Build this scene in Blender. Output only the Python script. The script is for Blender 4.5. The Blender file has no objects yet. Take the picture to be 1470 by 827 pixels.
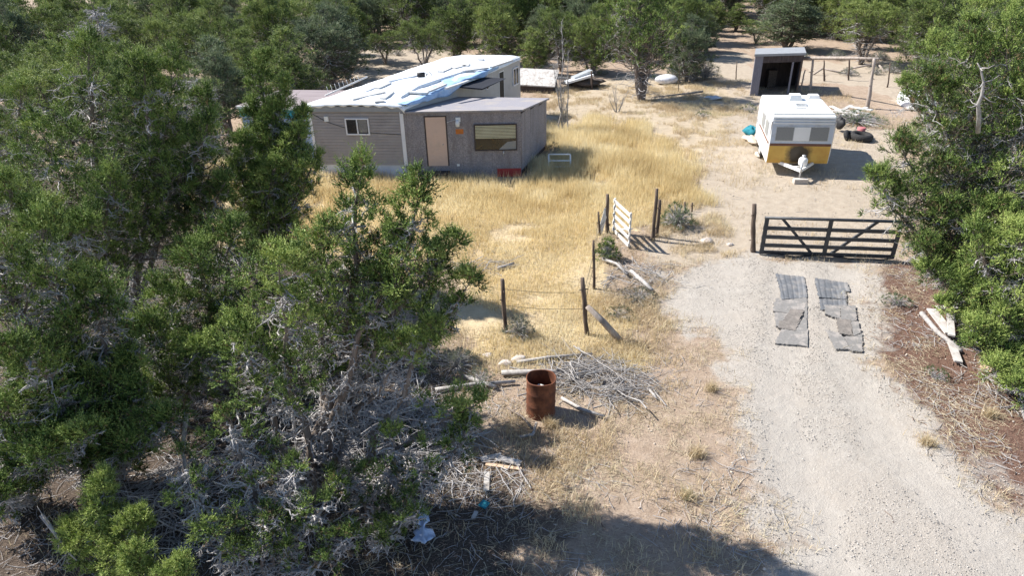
import bpy, math, random
import numpy as np
from mathutils import Vector
R = math.radians
S = bpy.context.scene
COL = S.collection
rnd = random.Random(7)
# ------------------------------------------------------------------ camera
W0, H0, F0 = 1470.0, 827.0, 950.0
HC, PITCH, ROLL = 8.6, R(28.0), R(1.3)
_cp, _sp, _cr, _sr = math.cos(PITCH), math.sin(PITCH), math.cos(ROLL), math.sin(ROLL)
r0 = np.array([1.0, 0, 0]); u0 = np.array([0, _sp, _cp]); FWD = np.array([0, _cp, -_sp])
RGT = _cr * r0 - _sr * u0
UP = _cr * u0 + _sr * r0
CAM = np.array([0, 0, HC])

def ray(px, py):
    d = FWD + RGT * ((px - W0 / 2) / F0) - UP * ((py - H0 / 2) / F0)
    return d / np.linalg.norm(d)
def P(px, py, z=0.0):
    """photo pixel -> point on the horizontal plane at height z"""
    d = ray(px, py); return CAM + d * ((z - HC) / d[2])
def W(px, py, y):
    """photo pixel -> point at ground distance y"""
    d = ray(px, py); return CAM + d * (y / d[1])
def proj(p):
    q = np.asarray(p, float) - CAM
    zc = q @ FWD
    return W0 / 2 + F0 * (q @ RGT) / zc, H0 / 2 - F0 * (q @ UP) / zc, zc
def WP(px, py, A, B):
    """photo pixel -> (distance along wall AB, height) on the vertical wall through A and B"""
    A = np.array([A[0], A[1], 0.0]); B = np.array([B[0], B[1], 0.0])
    d = ray(px, py); e = (B - A) / np.linalg.norm(B - A)
    n = np.array([e[1], -e[0], 0.0])
    t = ((A - CAM) @ n) / (d @ n); p = CAM + d * t
    return float((p - A) @ e), float(p[2])

# ------------------------------------------------------------------ terrain height
def hgt(x, y):
    x = np.asarray(x, float); y = np.asarray(y, float)
    h = 0.030 * np.sin(x * 0.9 + 1.3 * np.sin(y * 0.35)) * np.cos(y * 0.7 + 0.6 * np.sin(x * 0.5))
    h = h + 0.012 * np.sin(x * 2.7 + y * 1.9) * np.sin(y * 3.1 - x * 1.1)
    far = np.clip((np.hypot(x, y) - 60) / 200, 0, 1)
    return h + far * 2.0 * np.sin(x * 0.013 + 1) * np.sin(y * 0.011)
def G(px, py, dz=0.0):
    p = P(px, py); p[2] = float(hgt(p[0], p[1])) + dz
    return p

# ------------------------------------------------------------------ materials
def newmat(name):
    m = bpy.data.materials.new(name); m.use_nodes = True
    nt = m.node_tree; nt.nodes.clear()
    o = nt.nodes.new('ShaderNodeOutputMaterial')
    b = nt.nodes.new('ShaderNodeBsdfPrincipled')
    nt.links.new(b.outputs[0], o.inputs[0])
    return m, nt, b, o
def nd(nt, t, **k):
    n = nt.nodes.new(t)
    for a, v in k.items():
        if a.startswith('_'): n.inputs[int(a[1:])].default_value = v
        else: setattr(n, a, v)
    return n
def noise(nt, vec, scale, detail=4, rough=.6):
    n = nd(nt, 'ShaderNodeTexNoise'); n.inputs['Scale'].default_value = scale
    n.inputs['Detail'].default_value = detail; n.inputs['Roughness'].default_value = rough
    if vec is not None: nt.links.new(vec, n.inputs['Vector'])
    return n.outputs['Fac']
def ramp(nt, fac, stops):
    r = nd(nt, 'ShaderNodeValToRGB'); e = r.color_ramp.elements
    while len(e) < len(stops): e.new(0.5)
    for q, (p, c) in zip(e, stops): q.position = p; q.color = (*c, 1) if len(c) == 3 else c
    nt.links.new(fac, r.inputs[0]); return r.outputs[0]
def mixc(nt, f, a, b, mode='MIX'):
    m = nd(nt, 'ShaderNodeMix', data_type='RGBA', blend_type=mode)
    for sock, v in ((m.inputs[0], f), (m.inputs[6], a), (m.inputs[7], b)):
        if hasattr(v, 'links'): nt.links.new(v, sock)
        elif isinstance(v, (int, float)): sock.default_value = v
        else: sock.default_value = (*v, 1)
    return m.outputs[2]
def mth(nt, op, a, b=None, c=None):
    m = nd(nt, 'ShaderNodeMath', operation=op)
    for i, v in enumerate((a, b, c)):
        if v is None: continue
        if hasattr(v, 'links'): nt.links.new(v, m.inputs[i])
        else: m.inputs[i].default_value = v
    return m.outputs[0]
def bump(nt, b, h, strength, dist=.01):
    n = nd(nt, 'ShaderNodeBump'); n.inputs['Strength'].default_value = strength
    n.inputs['Distance'].default_value = dist
    nt.links.new(h, n.inputs['Height']); nt.links.new(n.outputs[0], b.inputs['Normal'])
def objco(nt, sc=None):
    t = nd(nt, 'ShaderNodeTexCoord').outputs['Object']
    if sc:
        m = nd(nt, 'ShaderNodeMapping'); m.inputs['Scale'].default_value = sc
        nt.links.new(t, m.inputs[0]); return m.outputs[0]
    return t
def surf(name, c1, c2, scale=8, rough=.8, sc=None, bst=.3, bd=.01, metal=0, dirt=None, dirtscale=1.2, dirtamt=(.5, .75), spec=.3):
    m, nt, b, o = newmat(name)
    v = objco(nt, sc); f = noise(nt, v, scale, 6)
    col = ramp(nt, f, [(.3, c1), (.7, c2)])
    if dirt:
        f2 = noise(nt, objco(nt), dirtscale, 5, .65)
        col = mixc(nt, ramp(nt, f2, [(dirtamt[0], (0, 0, 0)), (dirtamt[1], (1, 1, 1))]), col, dirt)
    nt.links.new(col, b.inputs['Base Color'])
    b.inputs['Roughness'].default_value = rough; b.inputs['Metallic'].default_value = metal
    b.inputs['Specular IOR Level'].default_value = spec
    if bst: bump(nt, b, f, bst, bd)
    return m
def leafmat(name, stops, trans=.25, rough=.6):
    m, nt, b, o = newmat(name)
    a = nd(nt, 'ShaderNodeAttribute', attribute_name='tint').outputs['Fac']
    oi = nd(nt, 'ShaderNodeObjectInfo').outputs['Random']
    f = mth(nt, 'ADD', a, mth(nt, 'MULTIPLY', mth(nt, 'SUBTRACT', oi, .5), .22))
    col = ramp(nt, f, stops)
    nt.links.new(col, b.inputs['Base Color']); b.inputs['Roughness'].default_value = rough
    b.inputs['Specular IOR Level'].default_value = .25
    t = nd(nt, 'ShaderNodeBsdfTranslucent'); nt.links.new(col, t.inputs[0])
    mx = nd(nt, 'ShaderNodeMixShader'); mx.inputs[0].default_value = trans
    nt.links.new(b.outputs[0], mx.inputs[1]); nt.links.new(t.outputs[0], mx.inputs[2])
    nt.links.new(mx.outputs[0], o.inputs[0]); return m
M = {}
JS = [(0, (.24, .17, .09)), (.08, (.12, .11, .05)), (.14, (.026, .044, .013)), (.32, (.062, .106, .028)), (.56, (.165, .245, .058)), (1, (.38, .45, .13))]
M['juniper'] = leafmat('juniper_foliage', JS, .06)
M['juniper_far'] = leafmat('far_juniper_foliage', [(0, (.08, .085, .055)), (.3, (.070, .108, .034)), (.56, (.165, .225, .060)), (1, (.33, .38, .12))], .22)
M['pinyon'] = leafmat('pinyon_foliage', [(0, (.09, .095, .08)), (.3, (.085, .12, .062)), (.6, (.16, .205, .11)), (1, (.27, .31, .17))], .2)
M['sage'] = leafmat('sage_foliage', [(0, (.14, .13, .10)), (.5, (.19, .21, .15)), (1, (.28, .31, .23))], .2)
M['weed'] = leafmat('green_weed', [(0, (.10, .11, .06)), (.5, (.09, .15, .06)), (1, (.17, .24, .11))], .25)
M['gold'] = leafmat('golden_grass', [(0, (.54, .42, .22)), (.35, (.70, .58, .33)), (.7, (.79, .69, .45)), (1, (.84, .77, .58))], .45, .8)
M['straw'] = leafmat('straw_grass', [(0, (.40, .30, .18)), (.4, (.58, .47, .30)), (.85, (.70, .60, .42)), (1, (.50, .48, .26))], .3, .8)
M['bark'] = surf('juniper_bark', (.10, .075, .06), (.27, .23, .20), 9, .95, (1, 1, .15), .9, .03)
M['deadwood'] = surf('weathered_deadwood', (.22, .20, .19), (.46, .44, .42), 12, .9, (1, 1, .3), .5)
M['twig'] = surf('dead_twigs', (.26, .24, .23), (.56, .54, .53), 6, .9, None, 0)
M['post'] = surf('fence_post_wood', (.05, .035, .03), (.17, .13, .105), 10, .95, (1, 1, .2), .8, .02)
M['log'] = surf('old_log', (.22, .18, .15), (.46, .40, .35), 8, .9, (1, 1, .3), .5)
M['plank'] = surf('grey_plank', (.34, .32, .30), (.58, .56, .53), 10, .9, (1, .15, 1), .3, dirt=(.20, .16, .13), dirtscale=3)
M['plank_tan'] = surf('tan_plank', (.45, .31, .20), (.62, .46, .33), 10, .85, None, .2)
M['white_wood'] = surf('white_painted_wood', (.54, .53, .50), (.72, .71, .68), 12, .7, None, .2, dirt=(.36, .31, .27), dirtscale=6, dirtamt=(.55, .7))
M['siding'] = surf('grey_siding', (.32, .285, .27), (.375, .34, .325), 2, .6, None, 0, dirt=(.22, .19, .17), dirtscale=.9, dirtamt=(.5, .9))
M['siding_side'] = surf('pale_side_wall', (.42, .41, .40), (.54, .53, .52), 2, .6, None, 0, dirt=(.30, .27, .25), dirtscale=1.0, dirtamt=(.5, .9))
M['skirt'] = surf('skirting', (.60, .62, .70), (.74, .75, .80), 4, .6, None, .1, dirt=(.28, .24, .22), dirtscale=2)
M['fascia'] = surf('grey_fascia', (.26, .27, .28), (.33, .34, .35), 3, .55, None, 0)
M['white_trim'] = surf('white_trim', (.68, .68, .70), (.78, .78, .80), 4, .5, None, 0)
M['felt'] = surf('grey_roof_felt', (.22, .21, .23), (.31, .30, .32), 30, .95, None, .4, dirt=(.36, .32, .28), dirtscale=1)
M['shingle'] = surf('dark_shingle', (.010, .012, .018), (.028, .03, .04), 20, .9, None, .3)
M['door'] = surf('primed_door', (.60, .43, .34), (.66, .49, .40), 2, .6, None, 0, dirt=(.50, .37, .30), dirtscale=2)
M['black'] = surf('black_paint', (.015, .015, .017), (.035, .035, .038), 10, .6, None, 0)
M['dark_wood'] = surf('dark_stained_wood', (.045, .035, .035), (.10, .08, .075), 10, .9, (1, 1, .2), .4)
M['red'] = surf('faded_red_paint', (.30, .035, .04), (.42, .07, .06), 6, .7, None, .1, dirt=(.2, .1, .08))
M['rust_plate'] = surf('orange_sign', (.42, .13, .03), (.55, .20, .05), 8, .8, None, 0)
M['white_plastic'] = surf('white_plastic', (.70, .70, .68), (.80, .80, .78), 5, .4, None, 0)
M['metal'] = surf('galvanised_metal', (.45, .46, .47), (.62, .63, .64), 14, .45, None, .1, metal=.6)
M['gate_metal'] = surf('grey_gate_steel', (.042, .045, .050), (.080, .084, .090), 10, .45, None, .05, metal=.2, dirt=(.12, .10, .08), dirtscale=5, dirtamt=(.58, .8))
M['white_metal'] = surf('white_enamel', (.75, .75, .73), (.84, .84, .82), 3, .35, None, 0, dirt=(.5, .46, .40), dirtscale=2, dirtamt=(.6, .95))
M['camper_white'] = surf('camper_white', (.76, .76, .74), (.84, .84, .82), 3, .35, None, 0, dirt=(.55, .50, .44), dirtscale=1.6, dirtamt=(.6, .95))
M['camper_blue'] = surf('camper_front_panel', (.50, .55, .63), (.58, .63, .70), 3, .4, None, 0, dirt=(.4, .4, .4))
M['screen'] = surf('window_screen', (.23, .235, .23), (.28, .28, .27), 30, .7, None, 0)
M['brown'] = surf('brown_stripe', (.14, .065, .045), (.19, .09, .06), 6, .5, None, 0)
M['rubber'] = surf('tyre_rubber', (.018, .018, .02), (.045, .043, .042), 14, .85, None, .2)
M['teal'] = surf('teal_cloth', (.01, .14, .19), (.03, .24, .30), 6, .8, None, .4)
M['cloth_tan'] = surf('tan_cloth', (.45, .36, .28), (.62, .54, .45), 5, .9, None, .5)
M['bag'] = surf('pale_blue_bag', (.38, .50, .72), (.62, .70, .85), 8, .4, None, .6, .02)
M['white_tarp'] = surf('white_tarp', (.74, .77, .80), (.84, .86, .87), 2.0, .45, None, .5, .05, dirt=(.52, .53, .55), dirtscale=1.1, dirtamt=(.58, .8))
M['blue_tarp'] = surf('pale_blue_tarp', (.26, .42, .66), (.45, .60, .80), 3, .4, None, .5, .03)
M['mat'] = surf('ribbed_grey_mat', (.09, .098, .11), (.19, .195, .205), 5, .8, (1, .2, 1), .2, dirt=(.33, .30, .27), dirtscale=4, dirtamt=(.5, .85))
M['carpet'] = surf('worn_grey_carpet', (.17, .163, .155), (.25, .24, .23), 22, .95, None, .3, dirt=(.46, .41, .37), dirtscale=4, dirtamt=(.5, .8))
M['carpet_dark'] = surf('dark_worn_carpet', (.13, .115, .105), (.23, .21, .19), 22, .95, None, .3, dirt=(.32, .28, .25), dirtscale=4, dirtamt=(.5, .8))
M['turq'] = surf('turquoise_panel', (.02, .27, .38), (.05, .37, .48), 4, .5, None, 0, dirt=(.3, .35, .4))
M['periwinkle'] = surf('pale_blue_panel', (.28, .38, .62), (.36, .46, .70), 4, .5, None, 0, dirt=(.3, .35, .4))
M['mauve_roof'] = surf('mauve_roof', (.20, .165, .17), (.30, .255, .26), 3, .85, (.3, 3, 1), .2)
M['rock'] = surf('pale_rock', (.40, .34, .30), (.62, .57, .52), 7, .95, None, .8, .03)
M['concrete'] = surf('concrete_block', (.40, .36, .32), (.52, .48, .44), 16, .95, None, .4)
M['char_and_shade'] = surf('dark_debris_and_shade', (.05, .04, .035), (.16, .13, .11), 16, .95, None, .5)  # debris and ash; also paints interior shade onto the shed cabinet
M['glass'] = surf('dark_glass', (.012, .014, .016), (.02, .022, .026), 3, .08, None, 0, spec=.6)
M['blind'] = surf('cream_blind', (.46, .44, .30), (.56, .54, .38), 3, .7, None, 0)
M['foil'] = surf('silver_foil', (.45, .48, .50), (.65, .68, .70), 3, .3, None, .6, .04, metal=.3)
M['grey_shed'] = surf('weathered_shed_boards', (.15, .145, .17), (.26, .25, .28), 9, .9, (6, 6, .4), .4)
M['rust'] = None
def rust():
    m, nt, b, o = newmat('rusted_steel')
    v = objco(nt); f = noise(nt, v, 5, 8, .7); f2 = noise(nt, objco(nt, (3, 3, .6)), 6, 6, .7)
    c = ramp(nt, f, [(.3, (.055, .018, .010)), (.5, (.13, .042, .018)), (.72, (.26, .095, .04))])
    c = mixc(nt, ramp(nt, f2, [(.5, (0, 0, 0)), (.75, (.7, .7, .7))]), c, (.03, .016, .012))
    nt.links.new(c, b.inputs['Base Color']); b.inputs['Roughness'].default_value = .85
    bump(nt, b, f, .4, .01); return m
M['rust'] = rust()
def osb():
    m, nt, b, o = newmat('weathered_osb'); v = objco(nt, (1, 1, 1))
    vo = nd(nt, 'ShaderNodeTexVoronoi'); vo.inputs['Scale'].default_value = 34; nt.links.new(v, vo.inputs['Vector'])
    sep = nd(nt, 'ShaderNodeSeparateColor'); nt.links.new(vo.outputs['Color'], sep.inputs[0])
    c = ramp(nt, sep.outputs[0], [(0, (.20, .18, .185)), (.5, (.27, .25, .26)), (1, (.37, .34, .335))])
    f = noise(nt, objco(nt, (1, 1, .22)), 3.2, 6, .65); c = mixc(nt, ramp(nt, f, [(.48, (0, 0, 0)), (.7, (.75, .75, .75))]), c, (.15, .125, .12))
    f = noise(nt, v, 1.1, 5); c = mixc(nt, ramp(nt, f, [(.35, (0, 0, 0)), (.75, (.55, .55, .55))]), c, (.20, .195, .225))
    nt.links.new(c, b.inputs['Base Color']); b.inputs['Roughness'].default_value = .9
    bump(nt, b, sep.outputs[1], .3, .004); return m
M['osb'] = osb()
def yellow():
    m, nt, b, o = newmat('camper_yellow_band'); v = objco(nt)
    f = noise(nt, v, 1.6, 5)
    c = ramp(nt, f, [(.3, (.52, .28, .05)), (.6, (.64, .41, .09)), (.8, (.64, .48, .13))])
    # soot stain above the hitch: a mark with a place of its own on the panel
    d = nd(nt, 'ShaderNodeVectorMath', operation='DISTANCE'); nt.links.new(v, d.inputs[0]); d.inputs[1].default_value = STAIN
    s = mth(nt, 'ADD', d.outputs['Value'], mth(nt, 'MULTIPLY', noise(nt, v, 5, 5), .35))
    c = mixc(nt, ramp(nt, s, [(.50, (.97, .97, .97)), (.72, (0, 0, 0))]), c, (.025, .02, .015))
    nt.links.new(c, b.inputs['Base Color']); b.inputs['Roughness'].default_value = .45; return m

# ------------------------------------------------------------------ object helpers
def tag(o, label=None, cat=None, group=None, kind=None):
    if label: o['label'] = label
    if cat: o['category'] = cat
    if group: o['group'] = group
    if kind: o['kind'] = kind
    return o
def thing(name, label, cat, loc, group=None):
    o = bpy.data.objects.new(name, None); COL.objects.link(o); o.empty_display_size = .1
    o.location = tuple(float(v) for v in loc); return tag(o, label, cat, group)
def link(name, me, mat, parent=None, loc=(0, 0, 0)):
    o = bpy.data.objects.new(name, me); COL.objects.link(o)
    if mat is not None: me.materials.append(mat)
    if parent is not None: o.parent = parent
    else: o.location = tuple(float(v) for v in loc)
    return o
def wloc(o):
    l = np.zeros(3)
    while o is not None: l = l + np.array(o.location); o = o.parent
    return l
class MB:
    """collects shapes in world coordinates; build() links ONE mesh object"""
    def __init__(s): s.v = []; s.f = []; s.sm = []
    def add(s, vs, fs, smooth=False):
        o = len(s.v); s.v += [tuple(map(float, q)) for q in vs]; s.f += [tuple(i + o for i in f) for f in fs]
        s.sm += [smooth] * len(fs); return s
    def prism(s, pts, z0, z1, zt=None):
        """pts: ground outline counter-clockwise; z0/z1 numbers or lists"""
        n = len(pts); a = z0 if hasattr(z0, '__len__') else [z0] * n; b = z1 if hasattr(z1, '__len__') else [z1] * n
        vs = [(p[0], p[1], a[i]) for i, p in enumerate(pts)] + [(p[0], p[1], b[i]) for i, p in enumerate(pts)]
        fs = [tuple(range(n))[::-1], tuple(range(n, 2 * n))] + [(i, (i + 1) % n, n + (i + 1) % n, n + i) for i in range(n)]
        return s.add(vs, fs)
    def hexa(s, c8):
        return s.add(c8, [(0, 3, 2, 1), (4, 5, 6, 7), (0, 1, 5, 4), (1, 2, 6, 5), (2, 3, 7, 6), (3, 0, 4, 7)])
    def beam(s, a, b, w, h, up=(0, 0, 1)):
        a = np.array(a, float); b = np.array(b, float); d = b - a; d /= np.linalg.norm(d)
        up = np.array(up, float); x = np.cross(d, up)
        if np.linalg.norm(x) < 1e-3: x = np.cross(d, (1, 0, 0))
        x /= np.linalg.norm(x); y = np.cross(x, d)
        c = []
        for q in (a, b):
            for sx, sy in ((-1, -1), (1, -1), (1, 1), (-1, 1)): c.append(q + x * sx * w / 2 + y * sy * h / 2)
        return s.hexa(c)
    def tube(s, pts, rs, n=6, cap=True, smooth=True):
        pts = [np.array(p, float) for p in pts]; m = len(pts)
        if not hasattr(rs, '__len__'): rs = [rs] * m
        vs = []; ref = np.array([0.31, .47, .82])
        for i, p in enumerate(pts):
            t = pts[min(i + 1, m - 1)] - pts[max(i - 1, 0)]; t /= (np.linalg.norm(t) + 1e-9)
            x = np.cross(t, ref)
            if np.linalg.norm(x) < .05: x = np.cross(t, (1, 0, 0))
            x /= np.linalg.norm(x); y = np.cross(t, x)
            for k in range(n):
                a = 2 * math.pi * k / n; vs.append(p + (x * math.cos(a) + y * math.sin(a)) * rs[i])
        fs = [(i * n + k, i * n + (k + 1) % n, (i + 1) * n + (k + 1) % n, (i + 1) * n + k) for i in range(m - 1) for k in range(n)]
        if cap: fs += [tuple(range(n))[::-1], tuple(range((m - 1) * n, m * n))]
        return s.add(vs, fs, smooth)
    def wall(s, A, B, u0, u1, z0, z1, t0, t1):
        """box on the wall AB: u along it, z height, t0..t1 outwards (to the right of A->B)"""
        A = np.array([A[0], A[1], 0.]); B = np.array([B[0], B[1], 0.]); e = (B - A) / np.linalg.norm(B - A); n = np.array([e[1], -e[0], 0])
        c = []
        for z in (z0, z1):
            for u, t in ((u0, t1), (u1, t1), (u1, t0), (u0, t0)): c.append(A + e * u + n * t + np.array([0, 0, z]))
        return s.hexa(c)
    def build(s, name, mat, parent=None, loc=None, **k):
        v = np.array(s.v)
        if loc is None: loc = (v[:, 0].mean(), v[:, 1].mean(), v[:, 2].min())
        off = wloc(parent) if parent is not None else np.array(loc)
        me = bpy.data.meshes.new(name); me.from_pydata([tuple(q) for q in (v - off)], [], s.f)
        me.polygons.foreach_set('use_smooth', s.sm); me.update()
        o = link(name, me, mat, parent, loc); return tag(o, **k)
def fmesh(name, V, F, attrs=None, smooth=False):
    """V (n,3), F (m,k) numpy -> mesh"""
    me = bpy.data.meshes.new(name); n = len(V); m, k = F.shape
    me.vertices.add(n); me.vertices.foreach_set('co', np.ascontiguousarray(V, np.float32).ravel())
    me.loops.add(m * k); me.loops.foreach_set('vertex_index', np.ascontiguousarray(F, np.int32).ravel())
    me.polygons.add(m); me.polygons.foreach_set('loop_start', np.arange(0, m * k, k, dtype=np.int32))
    try: me.polygons.foreach_set('loop_total', np.full(m, k, np.int32))
    except Exception: pass
    if smooth: me.polygons.foreach_set('use_smooth', np.ones(m, bool))
    for an, av in (attrs or {}).items():
        a = me.attributes.new(an, 'FLOAT', 'POINT'); a.data.foreach_set('value', np.ascontiguousarray(av, np.float32))
    me.update(calc_edges=True); return me

def cross(a, b):
    a, b = np.broadcast_arrays(a, b); o = np.empty(a.shape)
    o[..., 0] = a[..., 1] * b[..., 2] - a[..., 2] * b[..., 1]; o[..., 1] = a[..., 2] * b[..., 0] - a[..., 0] * b[..., 2]; o[..., 2] = a[..., 0] * b[..., 1] - a[..., 1] * b[..., 0]
    return o
def nrm(a): return a / (np.linalg.norm(a, axis=-1, keepdims=True) + 1e-9)
def tubes(paths, rads, n):
    """many polylines (same point count per array) -> V,F ; paths (k,m,3) rads (k,m)"""
    k, m, _ = paths.shape
    t = np.zeros_like(paths); t[:, 1:-1] = paths[:, 2:] - paths[:, :-2]; t[:, 0] = paths[:, 1] - paths[:, 0]; t[:, -1] = paths[:, -1] - paths[:, -2]
    t = nrm(t); x = nrm(cross(t, np.array([.31, .47, .82]))); y = cross(t, x)
    a = 2 * np.pi * np.arange(n) / n
    V = paths[:, :, None] + (x[:, :, None] * np.cos(a)[:, None] + y[:, :, None] * np.sin(a)[:, None]) * rads[:, :, None, None]
    base = (np.arange(k) * m * n)[:, None, None]; i = np.arange(m - 1)[None, :, None] * n; j = np.arange(n)[None, None, :]
    j2 = (j + 1) % n
    F = np.stack([base + i + j, base + i + j2, base + i + n + j2, base + i + n + j], -1).reshape(-1, 4)
    return V.reshape(-1, 3), F

# ------------------------------------------------------------------ junipers
def leaves(rg, C, D, CR, tint, nspr, nleaf, ll, lw, spr=(.6, 1.15)):
    """clump centres C, axes D, radii CR -> foliage quads"""
    k = len(C)
    u = nrm(rg.normal(size=(k, nspr, 3)) + D[:, None] * .55)
    base = C[:, None] + u * (CR[:, None, None] * rg.uniform(.05, .4, (k, nspr, 1)))
    sd = nrm(u * .7 + D[:, None] * .5 + np.array([0, 0, .6]) + rg.normal(size=(k, nspr, 3)) * .25)
    sl = CR[:, None] * rg.uniform(spr[0], spr[1], (k, nspr))
    t = rg.uniform(0, 1, (k, nspr, nleaf))
    taper = 1.05 - t * .75
    b = base[:, :, None] + sd[:, :, None] * (t * sl[:, :, None])[..., None]
    ld = nrm(sd[:, :, None] * 1.0 + rg.normal(size=(k, nspr, nleaf, 3)) * .5)
    side = nrm(cross(ld, u[:, :, None] * 1.1 + np.array([0, 0, .3]) + rg.normal(size=ld.shape) * .3))
    L = (ll * rg.uniform(.6, 1.3, t.shape) * taper)[..., None]; Wd = (lw * rg.uniform(.7, 1.3, t.shape) * taper)[..., None]
    mid = b + ld * L * .5
    V = np.stack([b, mid + side * Wd * .5, b + ld * L, mid - side * Wd * .5], -2).reshape(-1, 3)
    F = np.arange(len(V), dtype=np.int32).reshape(-1, 4)
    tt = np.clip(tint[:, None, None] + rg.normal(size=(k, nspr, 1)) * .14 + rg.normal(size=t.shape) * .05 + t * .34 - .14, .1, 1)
    dead = rg.random((k, nspr, 1)) < .025
    tt = np.where(dead, .02, tt)
    return V, F, np.repeat(tt.reshape(-1), 4)

def wavy(rg, a, b, n, amp, droop=0.0):
    a = np.asarray(a, float); b = np.asarray(b, float)
    t = np.linspace(0, 1, n)[:, None]; L = np.linalg.norm(b - a)
    p = a + (b - a) * t
    w = np.cumsum(rg.normal(size=(n, 3)) * amp * L / n, 0); w -= w[-1] * t
    w[0] = 0; p = p + w
    p[:, 2] += droop * L * (np.sin(np.pi * t[:, 0]))
    return p

def tree_meshes(seed, base, stems, near=1, dens=1.0, r0=.12, twigs=1.3, ll=.044, lw=.018, nspr=14, nleaf=17, cr=(.13, .27), tint0=.5, per_m=13, gap=.0, dead_low=True, spread_up=.35, nodead=False, tw_r=1.0):
    """stems: list of (tip xyz, crown radius, t0, bend) in coordinates with the trunk's foot at base. returns meshes trunk, crown, dead"""
    rg = np.random.default_rng(seed); base = np.asarray(base, float)
    TT, DT = {}, {}
    def addt(P_, R_, n): TT.setdefault((P_.shape[1], n), []).append((P_, R_))
    def addd(P_, R_, n): DT.setdefault((P_.shape[1], n), []).append((P_, R_))
    def flush(T):
        VV, FF, no = [], [], 0
        for (m_, n), L_ in T.items():
            V, F = tubes(np.concatenate([q[0] for q in L_]), np.concatenate([q[1] for q in L_]), n); VV.append(V); FF.append(F + no); no += len(V)
        return np.concatenate(VV), np.concatenate(FF)
    CC, CD, CRr, CT = [], [], [], []
    for si, (tip, cr_r, t0, bend) in enumerate(stems):
        tip = np.asarray(tip, float); L = np.linalg.norm(tip - base); n = 12
        sp = wavy(rg, base - np.array([0, 0, .15]), tip, n, .16)
        tt = np.linspace(0, 1, n)
        sp += np.asarray(bend, float) * (np.sin(np.pi * tt) ** 1)[:, None]
        rr = (r0 if si == 0 else r0 * .7) * ((1 - tt) ** .8 * .9 + .06)
        addt(sp[None], rr[None], 8)
        # primaries
        npri = max(6, int(L * (1 - t0) * per_m * dens))
        ts = t0 + (1 - t0) * (np.arange(npri) + rg.random(npri)) / npri
        stint = rg.normal() * .06
        for i, t in enumerate(ts):
            o = np.array([np.interp(t, tt, sp[:, c]) for c in range(3)])
            az = i * 2.4 + rg.normal() * .5; u = (t - t0) / (1 - t0)
            env = (math.sin(math.pi * min(1, (.22 + u * .74))) ** .7) * (1.0 - .35 * u)
            ln = cr_r * env * rg.uniform(.55, 1.15)
            if rg.random() < gap: continue
            el = rg.uniform(-.15, .35) + u * .75
            d = np.array([math.cos(az) * math.cos(el), math.sin(az) * math.cos(el), math.sin(el)])
            e = o + d * ln + np.array([0, 0, spread_up * ln * rg.uniform(.2, 1)])
            pp = wavy(rg, o, e, 6, .35, -.06)
            r1 = max(.008, np.interp(t, tt, rr) * .38)
            addt(pp[None], (r1 * np.linspace(1, .25, 6))[None], 5)
            ax = nrm(e - pp[3])
            ptint = tint0 + stint + rg.normal() * .13 + .10 * u
            for q, s in enumerate([1.0] + list(rg.uniform(.45, .98, int(rg.integers(3, 7) if near else rg.integers(2, 5))))):
                c0 = np.array([np.interp(s, np.linspace(0, 1, 6), pp[:, c]) for c in range(3)])
                if q == 0: tipc = c0; dd = ax
                else:
                    dd = nrm(ax * .5 + rg.normal(size=3) * .75 + np.array([0, 0, .35])); l2 = ln * rg.uniform(.16, .42) + .08
                    tipc = c0 + dd * l2
                    addt(wavy(rg, c0, tipc, 4, .3)[None], (r1 * .4 * np.linspace(1, .3, 4))[None], 4)
                CC.append(tipc); CD.append(dd); CRr.append(rg.uniform(*cr)); CT.append(ptint + rg.normal() * .07)
        # dead twigs under the crown
        nd_ = int(L * 11 * twigs)
        for i in range(nd_):
            t = rg.uniform(.08, .92 if near else .72); o = np.array([np.interp(t, tt, sp[:, c]) for c in range(3)])
            az = rg.uniform(0, 6.28); el = rg.uniform(-.55, .35)
            d = np.array([math.cos(az) * math.cos(el), math.sin(az) * math.cos(el), math.sin(el)])
            ln = cr_r * rg.uniform(.25, .85) * (.6 + .4 * math.sin(math.pi * t))
            e = o + d * ln; e[2] = max(e[2], .1)
            pp = wavy(rg, o, e, 7, .5, rg.uniform(-.12, .12)); r1 = rg.uniform(.009, .022) * (tw_r if near else 1.3)
            addd(pp[None], (r1 * np.linspace(1, .25, 7))[None], 5)
            if near:
                for k2 in range(int(rg.integers(3, 8))):
                    s = rg.uniform(.25, 1); c0 = np.array([np.interp(s, np.linspace(0, 1, 7), pp[:, c]) for c in range(3)])
                    e2 = c0 + nrm(d * .6 + rg.normal(size=3) * .8) * ln * rg.uniform(.15, .4)
                    p2 = wavy(rg, c0, e2, 5, .5); addd(p2[None], (r1 * .45 * np.linspace(1, .3, 5))[None], 4)
                    for k3 in range(2):
                        c1 = p2[int(rg.integers(1, 4))]; e3 = c1 + nrm(rg.normal(size=3) + d * .4) * ln * rg.uniform(.06, .18)
                        addd(wavy(rg, c1, e3, 4, .4)[None], (r1 * .25 * np.linspace(1, .4, 4))[None], 3)
    if near:   # forked dead boughs low on the trunk, trunk flare
        for a in np.linspace(0, 6.28, 7)[:-1]:
            e = base + np.array([math.cos(a) * r0 * 2.2, math.sin(a) * r0 * 2.2, -.08])
            addt(np.stack([base + np.array([0, 0, .35]), (base + e) / 2 + np.array([0, 0, .06]), e])[None], np.array([[r0 * .6, r0 * .45, r0 * .2]]), 6)
    C = np.array(CC); D = np.array(CD); cr_ = np.array(CRr); T = np.array(CT)
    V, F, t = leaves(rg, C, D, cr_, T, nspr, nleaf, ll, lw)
    keep = V.reshape(-1, 4, 3)[:, :, 2].min(1) > .02
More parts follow.
